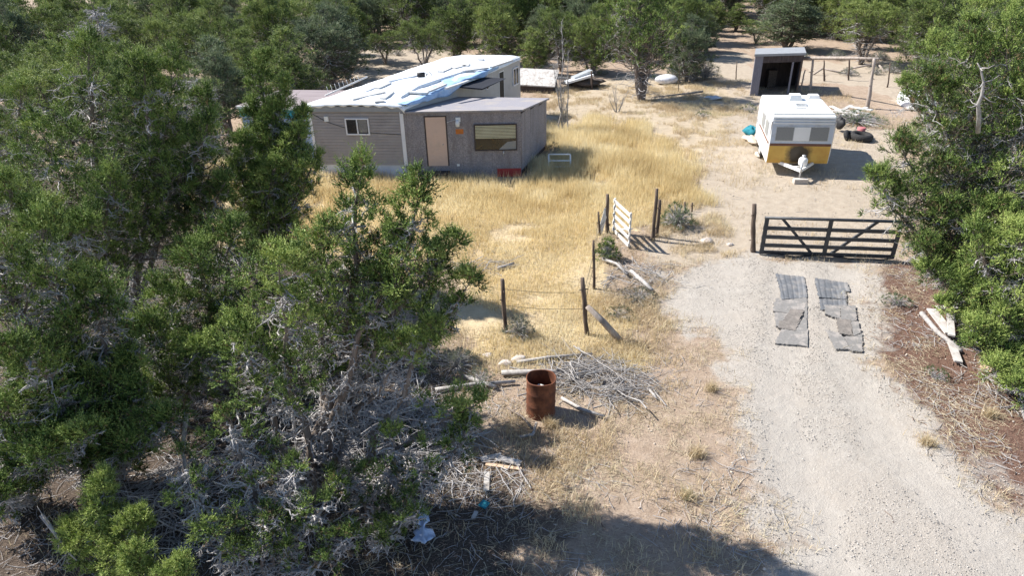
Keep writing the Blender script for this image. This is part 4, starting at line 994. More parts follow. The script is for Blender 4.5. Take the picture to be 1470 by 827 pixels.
# ------------------------------------------------------------------ low shed, debris, tank in the back yard
a, b = G(742, 131)[:2], G(794, 134)[:2]; dv = np.array([.2, .98])
ls = thing('chicken_coop', 'low box shelter with pale sloping board roof behind the home', 'coop', (*a, 0)); L_ = np.linalg.norm(b - a)
MB().prism([a, b, b + dv * 1.8, a + dv * 1.8], -.05, [.42, .42, 1.0, 1.0]).build('wall', M['dark_wood'], ls)
e = nrm(b - a); o_ = [a - e * .1 - dv * .2, b + e * .12 - dv * .2, b + e * .12 + dv * 1.9, a - e * .1 + dv * 1.9]; MB().prism(o_, [.40, .40, 1.02, 1.02], [.47, .47, 1.09, 1.09]).build('roof', M['plank'], ls)
y_ = G(850, 128)[1]
post((850, 128), (849, 102), .08, 'post standing in the tarp debris left of the big juniper', 'posts by the tarp debris'); post((837, 126), (836, 112), .06, 'short post in front of the crumpled foil sheets', 'posts by the tarp debris')
for i, (p0, p1, wd, m_, lb) in enumerate((((812, 118), (850, 107), .5, 'white_tarp', 'white sheet draped over low debris left of the big juniper'), ((822, 112), (848, 101), .45, 'foil', 'silvery crumpled sheet atop the tarp debris'), ((797, 110), (816, 112), .12, 'white_wood', 'thin white board between coop and debris'), ((815, 104), (816, 120), .06, 'white_wood', 'upright white stick at the debris'))):
    MB().beam(W(*p0, y_ + .3 * i), W(*p1, y_ + .6 + .3 * i), wd, .08 + .05 * (i < 2)).build('debris_sheet', M[m_], label=lb, cat='debris')
blob(P(838, 122, .1), (1.2, .7, .35), 15, 'debris_heap', M['char_and_shade'], label='dark heap of junk under the white and silver sheets', cat='heap', rough=.5)
c = P(957, 118, .1); blob(c, (.75, .5, .42), 21, 'white_tank', M['skirt'], label='pale rounded tank lying in grass right of the big juniper', cat='tank', rough=.08, n=20)
blob(P(1024, 142, .02), (.5, .3, .14), 22, 'plastic_sheet', M['foil'], label='small pale blue plastic sheet in the shade right of the big juniper', cat='sheet', rough=.5)
MB().tube([P(940, 139, .12), P(985, 134, .15), P(1009, 131, .18)], [.03, .05, .07], 6).build('long_pole', M['log'], label='long thin pole lying in the grass right of the big trunk', cat='pole')
post((974, 132), (976, 90), .035, 'thin metal stake right of the big juniper trunk', None, 'post', 'stake', cat='stake', knots=False)
# bedsprings-like metal frame right of the plywood room
a, b = G(788, 248)[:2], G(819, 248)[:2]; fm = thing('wire_panel', 'silver metal bar panel propped in grass beside the plywood room', 'panel', (*a, 0)); L_ = np.linalg.norm(b - a)
def rail(u0, z0, u1, z1, nm):
    e = nrm(b - a); f = lambda u, z: np.array([a[0] + e[0] * u, a[1] + e[1] * u + z * .45, z + .03]); MB().tube([f(u0, z0), f(u1, z1)], .032, 6).build(nm, M['white_metal'], fm)
for z in (0, .2, .42, .66): rail(0, z, L_, z, 'bar')
rail(0, 0, 0, .66, 'side_rail'); rail(L_, 0, L_, .66, 'side_rail')

# ------------------------------------------------------------------ mats on the drive
def sheet(q, z, th, name, mat, label, cat, group, corr=0.0, seed=0, nsub=16, rows_along=True):
    q = [P(*c)[:2] for c in q]; mb = MB(); vt, vb = [], []; rr = np.random.default_rng(seed)
    for j in range(nsub + 1):
        for i in range(nsub + 1):
            s, t = i / nsub, j / nsub; p = lin(lin(q[0], q[1], s), lin(q[3], q[2], s), t)
            jag = .012 * rr.normal(size=2) * (i in (0, nsub) or j in (0, nsub)); p = p + jag
            h = float(hgt(p[0], p[1])) + z + .012 * float(vnoise(p[0] * 10, p[1] * 10, 3, seed)) + corr * math.sin((s * 11) * math.pi)
            vt.append((p[0], p[1], h + th)); vb.append((p[0], p[1], h - .03))
    n = nsub + 1; N = n * n; fs = []
    for j in range(nsub):
        for i in range(nsub):
            a = j * n + i; fs.append((a, a + n, a + n + 1, a + 1)); fs.append((N + a, N + a + 1, N + a + n + 1, N + a + n))
    for k in range(nsub):
        for a, b in ((k, k + 1), (nsub * n + k + 1, nsub * n + k), ((k + 1) * n, k * n), (k * n + nsub, (k + 1) * n + nsub)): fs.append((a, b, N + b, N + a))
    mb.add(vt + vb, fs); return mb.build(name, M[mat], label=label, cat=cat, group=group)
MG = 'old mats and carpet pieces on the drive'
def mp(x, y): return (1090 + x / 6.3625, 380 + y / 6.3625)
mats = [([(150, 85), (412, 118), (425, 205), (180, 185)], .012, 'mat', 'top ribbed grey mat of the left strip', .005), ([(178, 183), (422, 200), (432, 312), (205, 328)], .022, 'mat', 'lower ribbed grey mat of the left strip', .005),
        ([(506, 128), (808, 168), (830, 245), (520, 215)], .012, 'mat', 'top ribbed grey mat of the right strip, with torn corner', .005), ([(520, 212), (782, 240), (800, 320), (540, 310)], .022, 'mat', 'second ribbed grey mat of the right strip', .005),
        ([(150, 318), (430, 310), (400, 470), (118, 440)], .010, 'carpet', 'pale carpet square below the left ribbed mats', 0), ([(140, 450), (380, 470), (300, 600), (146, 578)], .018, 'carpet', 'grey carpet piece under the dark rotated square', 0),
        ([(282, 425), (404, 438), (345, 552), (215, 525)], .034, 'carpet_dark', 'dark brown rotated carpet square on the left strip', 0), ([(180, 530), (385, 515), (320, 622), (170, 600)], .026, 'carpet_dark', 'grey brown carpet just below the rotated square', 0),
        ([(210, 590), (432, 500), (440, 758), (140, 730)], .012, 'carpet', 'large pale carpet at the near end of the left strip', 0), ([(395, 310), (432, 315), (436, 500), (408, 500)], .006, 'carpet', 'narrow pale carpet edge of the left strip', 0),
        ([(545, 320), (800, 318), (800, 400), (560, 425)], .014, 'mat', 'pale worn mat below the right ribbed mats', .004), ([(595, 380), (740, 385), (740, 510), (600, 470)], .022, 'carpet', 'grey square at the left side of the right strip', 0),
        ([(735, 380), (875, 378), (890, 525), (745, 520)], .026, 'carpet', 'pale grey square at the right edge of the right strip', 0), ([(700, 510), (830, 518), (850, 665), (725, 650)], .034, 'carpet_dark', 'dark brown carpet square in the right strip', 0),
        ([(822, 525), (905, 530), (925, 635), (860, 665)], .028, 'carpet', 'small pale carpet beside the dark square of the right strip', 0), ([(595, 612), (735, 640), (830, 785), (695, 785)], .020, 'carpet', 'pale carpet at the near left end of the right strip', 0),
        ([(765, 680), (935, 635), (942, 802), (830, 795)], .014, 'carpet', 'pale carpet at the near right corner of the right strip', 0)]
for i, (q, z, m_, lb, co_) in enumerate(mats): sheet([mp(*c) for c in q], z, .010, 'floor_mat', m_, lb, 'mat', MG, co_, i + 40)

# ------------------------------------------------------------------ rusty barrel
b = G(776, 592); br = thing('rusty_barrel', 'rusty open steel burn barrel beside the brush pile', 'barrel', b)
rb_, hb_ = .29, .88; mb = MB(); n = 48; prof_ = [(0, rb_), (.03, rb_ + .006), (.06, rb_ - .002), (.28, rb_), (.30, rb_ + .008), (.32, rb_), (.57, rb_), (.59, rb_ + .008), (.61, rb_), (.85, rb_), (.87, rb_ + .010), (.885, rb_ + .006), (.885, rb_ - .012), (.86, rb_ - .008), (.3, rb_ - .008), (.03, rb_ - .01)]
vs = []
for z, r in prof_:
    for i in range(n):
        a = 2 * math.pi * i / n; r2 = r * (1 + .010 * math.sin(2 * a + 1 + z) + .005 * math.sin(5 * a + 3 * z)); vs.append((b[0] + r2 * math.cos(a) + z * .015, b[1] + r2 * math.sin(a), b[2] - .02 + z + .012 * math.sin(3 * a) * (z > .8)))
fs = [(j * n + i, j * n + (i + 1) % n, (j + 1) * n + (i + 1) % n, (j + 1) * n + i) for j in range(len(prof_) - 1) for i in range(n)]
mb.add(vs, fs, True); mb.build('drum_wall', M['rust'], br)
MB().tube([b + [0, 0, .02], b + [0, 0, .45]], rb_ - .02, 24).build('ash_fill', M['char_and_shade'], br)
blob(b + [.02, .02, .42], (.12, .12, .2), 31, 'white_jug', M['white_plastic'], label='white bag of trash inside the rusty barrel', cat='bag', rough=.3)

# ------------------------------------------------------------------ brush piles, logs, planks, rocks
def brush(name, seed, c, rx, ry, h, n, l0, l1, r0, r1, mat, rot=0, align=.5, **k):
    rr = np.random.default_rng(seed); t = rr.random(n) ** .5; a = rr.uniform(0, 6.28, n)
    x = t * np.cos(a) * rx; y = t * np.sin(a) * ry; z = h * (1 - t ** 1.5) * rr.random(n) + .02
    th = rot + rr.normal(size=n) * (1.6 * (1 - align)); L = l0 + (l1 - l0) * rr.random(n) ** 1.7; m = 7
    s = np.linspace(-.5, .5, m)[None]; tilt = rr.normal(size=n) * .12
    cr, sr = math.cos(rot), math.sin(rot)
    X = c[0] + (x * cr - y * sr)[:, None] + np.cos(th)[:, None] * s * L[:, None] + np.cumsum(rr.normal(size=(n, m)) * .022 * L[:, None], 1)
    Y = c[1] + (x * sr + y * cr)[:, None] + np.sin(th)[:, None] * s * L[:, None] + np.cumsum(rr.normal(size=(n, m)) * .022 * L[:, None], 1)
    Z = c[2] + z[:, None] + s * (tilt * L)[:, None] + np.cumsum(rr.normal(size=(n, m)) * .008 * L[:, None], 1); Z = np.maximum(Z, hgt(X, Y) + .01)
    R_ = (r0 + (r1 - r0) * rr.random(n) ** 2)[:, None] * np.linspace(1, .4, m)[None]
    pths = np.stack([X, Y, Z], -1); V1, F1 = tubes(pths, R_, 5)
    # side twigs
    ii = rr.integers(0, n, n * 3); jj = rr.integers(1, m - 1, n * 3); o = pths[ii, jj]; d = nrm(rr.normal(size=(n * 3, 3)) * [1, 1, .45] + (pths[ii, -1] - pths[ii, 0]) / (L[ii][:, None]) * .6) * (L[ii] * rr.uniform(.08, .28, n * 3))[:, None]
    tt = np.linspace(0, 1, 4)[None, :, None]; q = o[:, None] + d[:, None] * tt + np.cumsum(rr.normal(size=(n * 3, 4, 3)) * .012, 1) * tt; q[..., 2] = np.maximum(q[..., 2], .01)
    V2, F2 = tubes(q, (R_[ii, jj] * .4)[:, None] * np.linspace(1, .4, 4)[None], 3)
    V = np.concatenate([V1, V2]); F = np.concatenate([F1, F2 + len(V1)]); loc = (c[0], c[1], 0)
    return tag(link(name, fmesh(name, V - np.array(loc), F), M[mat], None, loc), **k)
brush('brush_pile', 1, G(850, 545), 1.35, .8, .30, 300, .4, 1.8, .004, .020, 'deadwood', -.25, .35, label='heap of grey dead branches behind the rusty barrel', cat='brush pile')
brush('brush_pile', 2, G(908, 402), .75, 1.1, .30, 90, .3, 1.2, .005, .018, 'deadwood', -.7, .3, label='small heap of pale branches beside the dense green bush', cat='brush pile')
brush('brush_pile', 3, G(700, 384), 1.0, .4, .25, 60, .3, 1.0, .006, .015, 'deadwood', 0, .2, label='thin grey branches lying in the golden grass', cat='brush pile')
brush('brush_pile', 4, G(570, 640), 1.5, 1.4, .75, 480, .5, 1.8, .005, .018, 'twig', .4, .1, label='large tangle of grey dead boughs under the near junipers', cat='brush pile')
brush('brush_pile', 5, G(110, 590), 1.6, 1.2, .8, 380, .5, 1.8, .005, .018, 'twig', .2, .1, label='tangle of grey dead boughs at the left edge under the junipers', cat='brush pile')
brush('brush_pile', 6, G(290, 720), 1.7, 1.2, .55, 380, .4, 1.5, .005, .016, 'twig', .2, .1, label='loose dead boughs on the ground at the bottom under the junipers', cat='brush pile')
brush('brush_pile', 7, G(700, 690), .9, .6, .14, 70, .2, .8, .005, .014, 'twig', .2, .2, label='flat scatter of broken sticks by the shaded boards', cat='brush pile')
brush('brush_pile', 8, G(1180, 352), 1.2, .25, .05, 30, .2, .6, .004, .009, 'twig', 0, .6, label='dry twigs gathered under the farm gate', cat='brush pile') if False else None
brush('brush_pile', 9, G(1432, 560), .6, 1.0, .25, 60, .3, 1.2, .005, .016, 'deadwood', .4, .2, label='pale dead branches under the right juniper', cat='brush pile')
def log(pts, r, label, mat='deadwood', z=.06, name='log', cat='log'):
    q = [G(*p, z + r * .5) for p in pts]; return MB().tube(q, [r, r * .95, r * .8, r * .55][:len(q)] if len(q) > 2 else [r, r * .7], 8).build(name, M[mat], label=label, cat=cat)
log([(625, 564), (680, 556), (740, 553)], .045, 'long pale log left of the barrel, nearest one')
log([(664, 545), (700, 556), (712, 560)], .05, 'short dark grey log crossing the long pale log')
log([(720, 541), (770, 540), (830, 538)], .06, 'thick pale log passing behind the barrel')
log([(742, 525), (790, 518), (850, 512)], .04, 'grey log at the far side of the brush pile')
log([(806, 575), (835, 592), (868, 603)], .035, 'pale branch in the shadow of the barrel')
log([(905, 398), (925, 416), (935, 425)], .06, 'thick pale branch at the top of the small branch heap', z=.15)
log([(865, 378), (885, 385), (900, 400)], .045, 'pale bent branch below the dense green bush', z=.1)
log([(715, 388), (725, 385), (738, 381)], .05, 'short pale log in the golden grass')
log([(930, 560), (938, 570), (942, 575)], .03, 'tiny pale stick at the right of the brush pile')
log([(728, 592), (750, 605), (764, 622)], .025, 'thin dark branch in front of the barrel', 'bark', .1); log([(746, 632), (765, 628), (770, 612)], .035, 'forked grey stick in front of the barrel')
log([(1270, 734), (1280, 742), (1283, 752)], .010, 'small dark stick lying on the gravel drive', 'bark', .0)
log([(1466, 590), (1468, 602), (1475, 622)], .05, 'pale stump piece at the right edge under the juniper')
log([(1322, 452), (1345, 480), (1378, 508)], .06, 'long pale pole along the edge of the plank heap')
PG = 'grey planks heaped under the right juniper'
for i, (a, b, wd, z, m_, lb) in enumerate((((1337, 444), (1364, 479), .22, .14, 'plank', 'wide grey plank lying diagonally at the front of the plank heap'), ((1363, 442), (1366, 482), .14, .22, 'plank', 'narrow upright-lying plank crossing the wide one'), ((1345, 442), (1400, 441), .16, .28, 'plank', 'long plank across the top of the plank heap'),
      ((1370, 436), (1388, 424), .34, .34, 'white_wood', 'bright broad board on top of the plank heap'), ((1384, 448), (1420, 444), .26, .18, 'white_wood', 'pale wide board at the right of the plank heap'), ((1352, 430), (1372, 452), .10, .40, 'plank_tan', 'small brown plank standing out of the heap'),
      ((1360, 455), (1385, 462), .14, .1, 'plank', 'short plank low in the heap'), ((1365, 490), (1376, 520), .16, .06, 'plank', 'plank lying alone below the heap'), ((1350, 425), (1362, 438), .10, .3, 'white_wood', 'short white stick at the back of the heap'))):
    MB().beam(P(*a, z), P(*b, z + .03), wd, .04).build('plank', M[m_], label=lb, cat='plank', group=PG)
MB().beam(P(1414, 530, .12), P(1440, 520, .14), .24, .05).build('plank', M['plank_tan'], label='tan board lying under the lower right juniper', cat='plank', group='boards under the right juniper')
MB().beam(P(1426, 533, .05), P(1436, 546, .05), .14, .04).build('plank', M['plank'], label='short grey board beside the tan board', cat='plank', group='boards under the right juniper')
BG = 'boards in the shade by the near junipers'
for (a, b, wd, z, m_, lb) in (((712, 657), (748, 666), .14, .05, 'plank', 'bluish grey board, uppermost of the shaded boards'), ((697, 667), (749, 674), .07, .03, 'plank_tan', 'narrow tan board just below the uppermost shaded board'), ((690, 660), (720, 654), .12, .03, 'plank', 'grey board at the left of the shaded boards'),
      ((699, 678), (698, 705), .10, .05, 'plank', 'short upright-lying grey board in the shade'), ((684, 735), (679, 745), .07, .04, 'plank', 'small pale scrap near the blue bag'), ((700, 727), (690, 722), .15, .03, 'teal', 'small greenish scrap of board in the shade')):
    MB().beam(P(*a, z), P(*b, z), wd, .025).build('board', M[m_], label=lb, cat='board', group=BG)
def rock(px, py, s, seed, lb):
    p = G(px, py, -.04); blob(p, (s, s * .7, s * .75), seed, 'rock', M['rock'], label=lb, cat='rock', rough=.35, n=10, group='rocks near the brush pile')
rock(746, 518, .17, 51, 'rounded pale rock just above the brush pile'); rock(726, 524, .16, 52, 'flat pinkish rock left of the rounded rock'); rock(700, 512, .12, 53, 'small pale rock near the juniper branch'); rock(1015, 348, .2, 54, 'low pale rock in the verge by the weed patch') ; rock(1048, 352, .12, 55, 'little pale stone right of the verge grass')
# blue plastic bag caught in the branches
gb = P(608, 775, .15); mb = MB(); rr = np.random.default_rng(3); n = 14
top = W(603, 732, gb[1] + .5); prof_ = [(0, .02), (.1, .10), (.35, .12), (.5, .05), (.62, .03), (.75, .12), (.92, .16), (1, .10)]; vs = []
for t, r in prof_:
    p = lin(top, gb, t)
    for i in range(n): a = 2 * math.pi * i / n; f = r * (1 + .35 * math.sin(5 * a + t * 9) + .12 * rr.normal()); vs.append((p[0] + f * math.cos(a), p[1] + f * .8 * math.sin(a), p[2] + .02 * rr.normal()))
mb.add(vs, [(j * n + i, j * n + (i + 1) % n, (j + 1) * n + (i + 1) % n, (j + 1) * n + i) for j in range(len(prof_) - 1) for i in range(n)] + [tuple(range(n))[::-1], tuple(range((len(prof_) - 1) * n, len(prof_) * n))], True)
mb.build('plastic_bag', M['bag'], label='pale blue plastic bag caught low in the dead branches', cat='bag')
# ------------------------------------------------------------------ shrubs
def shrub_meshes(seed, r, h, n=60, ll=.03, lw=.010, nspr=10, nleaf=10, cr=(.06, .14), t0=.5):
    rg2 = np.random.default_rng(seed); a = rg2.uniform(0, 6.28, n); t = rg2.random(n) ** .6
    C = np.stack([np.cos(a) * t * r, np.sin(a) * t * r, h * (1 - t ** 2) * rg2.uniform(.45, 1, n) * .85 + .06], -1)
    D = nrm(C + np.array([0, 0, .2])); sc = (r + h) / 1.2
    V, F, tt = leaves(rg2, C, D, rg2.uniform(*cr, n) * sc, np.full(n, t0) + rg2.normal(size=n) * .15, nspr, nleaf, ll * sc ** .5, lw * sc ** .5)
    V[:, 2] = np.maximum(V[:, 2], .01)
    st = np.linspace(0, 1, 5)[None, :, None]; base = np.zeros((n, 1, 3)); base[:, 0, :2] = rg2.normal(size=(n, 2)) * .04
    pth = base + (C[:, None] - base) * st + np.stack([np.zeros((n, 5)), np.zeros((n, 5)), .12 * h * np.sin(np.pi * st[0, :, 0])[None] * np.ones((n, 1))], -1)
    Vs, Fs = tubes(pth, np.linspace(1, .35, 5)[None] * np.full((n, 1), .012 * sc), 4)
    return fmesh('trunk', Vs, Fs), fmesh('crown', V, F, {'tint': tt}), None
def shrub(name, px, py, r, h, seed, mat, label, cat='shrub', group=None, **k):
    g = G(px, py); t = thing(name, label, cat, g, group)
    for nm, me, mt in zip(('stems', 'foliage'), shrub_meshes(seed, r, h, **k)[:2], ('twig', mat)): link(nm, me, M[mt], t)
    return t
shrub('sagebrush', 745, 482, .42, .55, 1, 'sage', 'pale grey sagebrush beside the gnarled fence post', 'sagebrush', n=110)
shrub('green_bush', 871, 372, .40, .75, 2, 'juniper', 'dense dark green bush by the white gate', 'bush', n=120, ll=.04, lw=.014)
shrub('weed_patch', 972, 325, .62, .95, 3, 'weed', 'feathery green weed clump between the broken posts', 'weed', n=130)
shrub('weed', 1286, 436, .38, .28, 4, 'weed', 'low grey green weed on the reddish litter near the plank heap', 'weed', n=60)
shrub('weed', 1342, 543, .26, .28, 5, 'weed', 'small bluish weed on the right verge of the drive', 'weed', n=40)
shrub('sagebrush', 795, 228, .45, .8, 6, 'sage', 'grey green brush growing at the right corner of the plywood room', 'sagebrush', n=80)
shrub('weed_patch', 1228, 176, 1.5, .6, 7, 'weed', 'bright green weeds spread behind the tyres', 'weed', n=160)
shrub('weed', 1010, 168, .5, .3, 8, 'weed', 'small green weed in the pale grass ahead of the shed', 'weed', n=50)
shrub('weed', 1074, 160, .5, .5, 9, 'weed', 'pale green weed tuft left of the camper roof', 'weed', n=50)
shrub('rabbitbrush', 1012, 112, 1.1, 1.4, 10, 'sage', 'largest silver brush right of the big juniper', 'brush', n=150)
shrub('rabbitbrush', 992, 115, .8, 1.0, 11, 'sage', 'medium silver brush between big juniper and large brush', 'brush', n=100)
shrub('rabbitbrush', 965, 118, .8, .8, 12, 'sage', 'low silver brush behind the pale tank', 'brush', n=100)
shrub('bright_bush', 988, 112, .8, 2.0, 13, 'juniper', 'small bright green bush right of the big juniper', 'bush', n=120, ll=.05, lw=.02)
shrub('grey_brush', 655, 530, .55, .5, 14, 'sage', 'olive grey brush below the right branch of the near juniper', 'brush', n=110)
shrub('grey_brush', 690, 550, .35, .35, 15, 'sage', 'small olive brush left of the logs', 'brush', n=60)
shrub('dry_weed', 915, 430, .5, .35, 16, 'sage', 'brownish dry weeds around the small branch heap', 'weed', n=70, t0=.05)
shrub('dry_weed', 890, 455, .4, .25, 17, 'weed', 'dull green weeds at the lower end of the branch heap', 'weed', n=50, t0=.2)
rq = np.random.default_rng(91); sm = shrub_meshes(60, .5, .5, n=90)
for i in range(46):   # low brush between the trunks of the woods
    px, py = [(rq.uniform(505, 740), rq.uniform(30, 84)), (rq.uniform(1000, 1300), rq.uniform(15, 75)), (rq.uniform(740, 1000), rq.uniform(60, 108)), (rq.uniform(1150, 1330), rq.uniform(84, 112))][i % 4]
    g = G(px, py); wh = ['behind the mobile home', 'beyond the open shed', 'along the back of the yard', 'in the corral'][i % 4]
    t = thing('sagebrush', 'small grey brush on bare soil ' + wh, 'sagebrush', g, 'small brush ' + wh); t.rotation_euler.z = rq.uniform(0, 6); k_ = rq.uniform(.7, 1.7); t.scale = (k_, k_, k_ * .9)
    for nm, me, mt in zip(('stems', 'foliage'), sm[:2], ('twig', 'sage')):
        o = bpy.data.objects.new(nm, me); COL.objects.link(o); o.parent = t
        if not me.materials: me.materials.append(M[mt])
# bunch grass tufts right and left of drive
for i, (px, py, lb) in enumerate(((1000, 655, 'tuft of dry grass left of the drive, farthest of three'), (985, 715, 'tuft of dry grass left of the drive, middle of three'), (790, 612, 'straw tuft right at the foot of the barrel'), (1020, 560, 'little tuft on the gravel edge right of the brush pile'), (1330, 640, 'dry tuft on the right verge below the weed'), (1420, 600, 'dry tuft near the right edge under the juniper'))):
    g = G(px, py); n = 260; rr = np.random.default_rng(i); x = g[0] + rr.normal(size=n) * .07; y = g[1] + rr.normal(size=n) * .06
    o = blades('grass_tuft', x, y, .22, .007, 'straw', 1.1, rr.random(n)); del o['kind']
    me = o.data; co_ = np.empty(len(me.vertices) * 3, np.float32); me.vertices.foreach_get('co', co_); co_ = co_.reshape(-1, 3) - g.astype(np.float32); me.vertices.foreach_set('co', co_.ravel()); o.location = tuple(g)
    tag(o, lb, 'grass tuft', 'dry grass tufts beside the drive')
# bare upright dead tree and leafless shrub
def bare_tree(name, px, py, tops, label, r=.07, seed=1, ntw=26, lt=.9, acute=.35):
    g = G(px, py); rr = np.random.default_rng(seed); V_, F_, no = [], [], 0
    t = thing(name, label, 'dead tree', g)
    for k, (tx, ty) in enumerate(tops):
        tip = W(tx, ty, g[1] + rr.normal() * .2) - g; p = wavy(rr, [rr.normal() * .08, rr.normal() * .08, -.1], tip, 10, .08)
        V, F = tubes(p[None], (r * np.linspace(1, .12, 10))[None], 6); V_.append(V); F_.append(F + no); no += len(V)
    link('trunk', fmesh('trunk', np.concatenate(V_), np.concatenate(F_), smooth=True), M['deadwood'], t)
    V_, F_, no = [], [], 0
    for k, (tx, ty) in enumerate(tops):
        tip = W(tx, ty, g[1]) - g; L_ = np.linalg.norm(tip)
        for i in range(ntw):
            s = rr.uniform(.12, .97); o = tip * s; a = rr.uniform(0, 6.28); d = nrm(np.array([math.cos(a) * acute, math.sin(a) * acute, 1])) * lt * rr.uniform(.3, 1) * (1.1 - s * .7)
            p = wavy(rr, o, o + d, 6, .15); V, F = tubes(p[None], (r * .28 * np.linspace(1, .3, 6))[None], 4); V_.append(V); F_.append(F + no); no += len(V)
            for q in range(3):
                o2 = p[rr.integers(1, 5)]; p2 = wavy(rr, o2, o2 + nrm(d + rr.normal(size=3) * .4) * lt * .3, 4, .2); V, F = tubes(p2[None], (r * .13 * np.linspace(1, .4, 4))[None], 3); V_.append(V); F_.append(F + no); no += len(V)
    link('branches', fmesh('branches', np.concatenate(V_), np.concatenate(F_)), M['deadwood'], t); return t
bare_tree('dead_poplar', 811, 192, [(806, 30), (800, 88), (816, 70), (794, 92)], 'tall bare upright dead tree behind the plywood room', .045, 3, 15, 1.2, .2)
bare_tree('leafless_shrub', 887, 160, [(884, 112), (872, 134), (903, 128), (878, 120), (896, 138)], 'small leafless shrub before the big juniper', .03, 5, 9, .6, .6)
bare_tree('leafless_shrub', 950, 180, [(948, 172), (955, 170)], 'tiny bare shrub in pale grass', .02, 6, 6, .3, .7) if False else None

# ------------------------------------------------------------------ near junipers (each its own)
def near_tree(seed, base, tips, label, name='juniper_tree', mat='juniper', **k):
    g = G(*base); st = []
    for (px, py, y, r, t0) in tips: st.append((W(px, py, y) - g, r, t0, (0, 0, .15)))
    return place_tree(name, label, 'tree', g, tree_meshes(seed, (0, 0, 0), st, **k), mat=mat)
near_tree(21, (178, 470), [(128, 66, 14.6, 1.45, .30), (205, 95, 14.2, 1.1, .35), (245, 82, 15.0, 1.0, .38), (50, 180, 13.6, 1.3, .35), (160, 250, 13.2, .9, .4), (300, 170, 14.6, .9, .4)], 'tallest juniper at the left with several leaning grey trunks', r0=.13)
near_tree(22, (160, 700), [(-30, 330, 8.4, .9, .45), (60, 315, 9.2, .9, .45), (125, 400, 9.2, .8, .5), (20, 500, 7.6, .6, .5), (190, 520, 9.0, .6, .5)], 'large juniper leaning out over the left edge, nearest on that side', r0=.13, tint0=.58, twigs=3.5, tw_r=1.2)
near_tree(23, (385, 400), [(385, 78, 17.0, .62, .22), (430, 190, 16.4, .95, .25), (350, 200, 16.4, .85, .25), (395, 150, 16.6, .6, .3), (452, 228, 16.2, .8, .2), (335, 232, 16.2, .7, .2), (400, 235, 15.8, .85, .2), (362, 150, 16.9, .6, .3), (440, 160, 16.9, .55, .3), (412, 115, 16.8, .5, .3)], 'narrow juniper in front of the turquoise trailer', r0=.11, tint0=.56)
near_tree(24, (285, 440), [(290, 140, 16.0, 1.2, .25), (240, 190, 15.4, 1.1, .3), (325, 260, 14.6, .9, .3)], 'dark juniper between the tallest one and the narrow one', r0=.115, tint0=.42)
near_tree(25, (450, 712), [(520, 240, 9.2, .85, .36), (606, 256, 8.9, .60, .62), (655, 345, 8.9, .50, .70), (678, 400, 8.6, .45, .76), (468, 330, 8.8, .8, .45), (400, 375, 8.1, .8, .48), (692, 575, 8.3, .42, .72), (640, 470, 8.5, .5, .72), (340, 470, 8.0, .6, .55), (580, 340, 9.0, .5, .6)], 'big multi-stemmed juniper reaching across the golden grass', r0=.12, tint0=.55, twigs=2.4, per_m=10, cr=(.13, .24))
near_tree(26, (330, 560), [(330, 330, 11.6, .95, .35), (270, 360, 11.0, .9, .35), (395, 420, 11.2, .8, .4), (230, 420, 10.5, .8, .45)], 'bushy juniper in the middle of the near cluster', r0=.115, tint0=.5, twigs=1.6)
near_tree(27, (165, 850), [(150, 690, 7.2, .34, .2), (205, 740, 6.9, .3, .3), (100, 760, 7.0, .3, .3)], 'small bright juniper at the bottom left corner', r0=.06, tint0=.66, cr=(.09, .17), ll=.038, lw=.012, per_m=26, twigs=1.2)
near_tree(28, (235, 900), [(190, 792, 6.2, .26, .2), (260, 815, 6.0, .26, .2)], 'low bright juniper sapling at the bottom edge', r0=.04, tint0=.7, cr=(.08, .15), ll=.035, lw=.011, per_m=30, twigs=.4)
near_tree(29, (560, 760), [(640, 640, 8.0, .5, .45), (690, 600, 8.3, .35, .65), (560, 620, 8.2, .55, .35), (480, 680, 7.7, .5, .35), (600, 740, 7.0, .4, .4), (540, 780, 6.8, .4, .3)], 'low spreading juniper above the blue bag', r0=.08, tint0=.45, cr=(.10, .19), ll=.038, lw=.014, per_m=5, twigs=4.5, tw_r=1.2)
near_tree(30, (380, 860), [(330, 600, 7.8, .6, .35), (430, 660, 7.3, .55, .35), (260, 660, 7.3, .55, .35), (520, 770, 6.7, .45, .35), (380, 740, 6.8, .45, .3), (470, 720, 7.0, .45, .4), (300, 760, 6.6, .4, .4)], 'shaded low juniper at the bottom centre of the cluster', r0=.08, tint0=.5, cr=(.10, .2), ll=.038, lw=.014, per_m=5, twigs=4.5, tw_r=1.2)
near_tree(31, (1425, 470), [(1390, 40, 14.6, 1.2, .35), (1445, 40, 14.0, 1.5, .3), (1335, 110, 14.6, 1.15, .4), (1290, 200, 13.9, 1.05, .42), (1248, 255, 13.6, .9, .42), (1320, 350, 12.6, .7, .5), (1485, 120, 13.7, 1.5, .3), (1360, 300, 12.8, 1.0, .4), (1430, 300, 12.6, 1.0, .4)], 'large juniper filling the right side beside the drive', r0=.13, tint0=.52)
near_tree(32, (1490, 560), [(1400, 330, 12.0, .7, .4), (1460, 330, 11.6, .9, .35), (1520, 250, 11.8, 1.1, .3), (1375, 400, 12.0, .5, .5), (1440, 450, 11.0, .5, .4), (1395, 470, 11.2, .5, .5), (1325, 380, 12.6, .6, .35), (1345, 440, 12.0, .5, .35), (1380, 495, 11.2, .5, .3), (1425, 530, 10.5, .55, .3), (1460, 560, 10.0, .5, .3)], 'lower juniper at the right edge reaching over the planks', r0=.115, tint0=.55, twigs=1.6)
near_tree(33, (1395, 300), [(1410, 5, 20.5, 1.8, .2), (1345, 60, 19.8, 1.6, .25), (1470, 20, 20, 1.8, .2), (1300, 120, 19.5, 1.1, .3)], 'tall juniper behind the one beside the drive', r0=.115, tint0=.5)
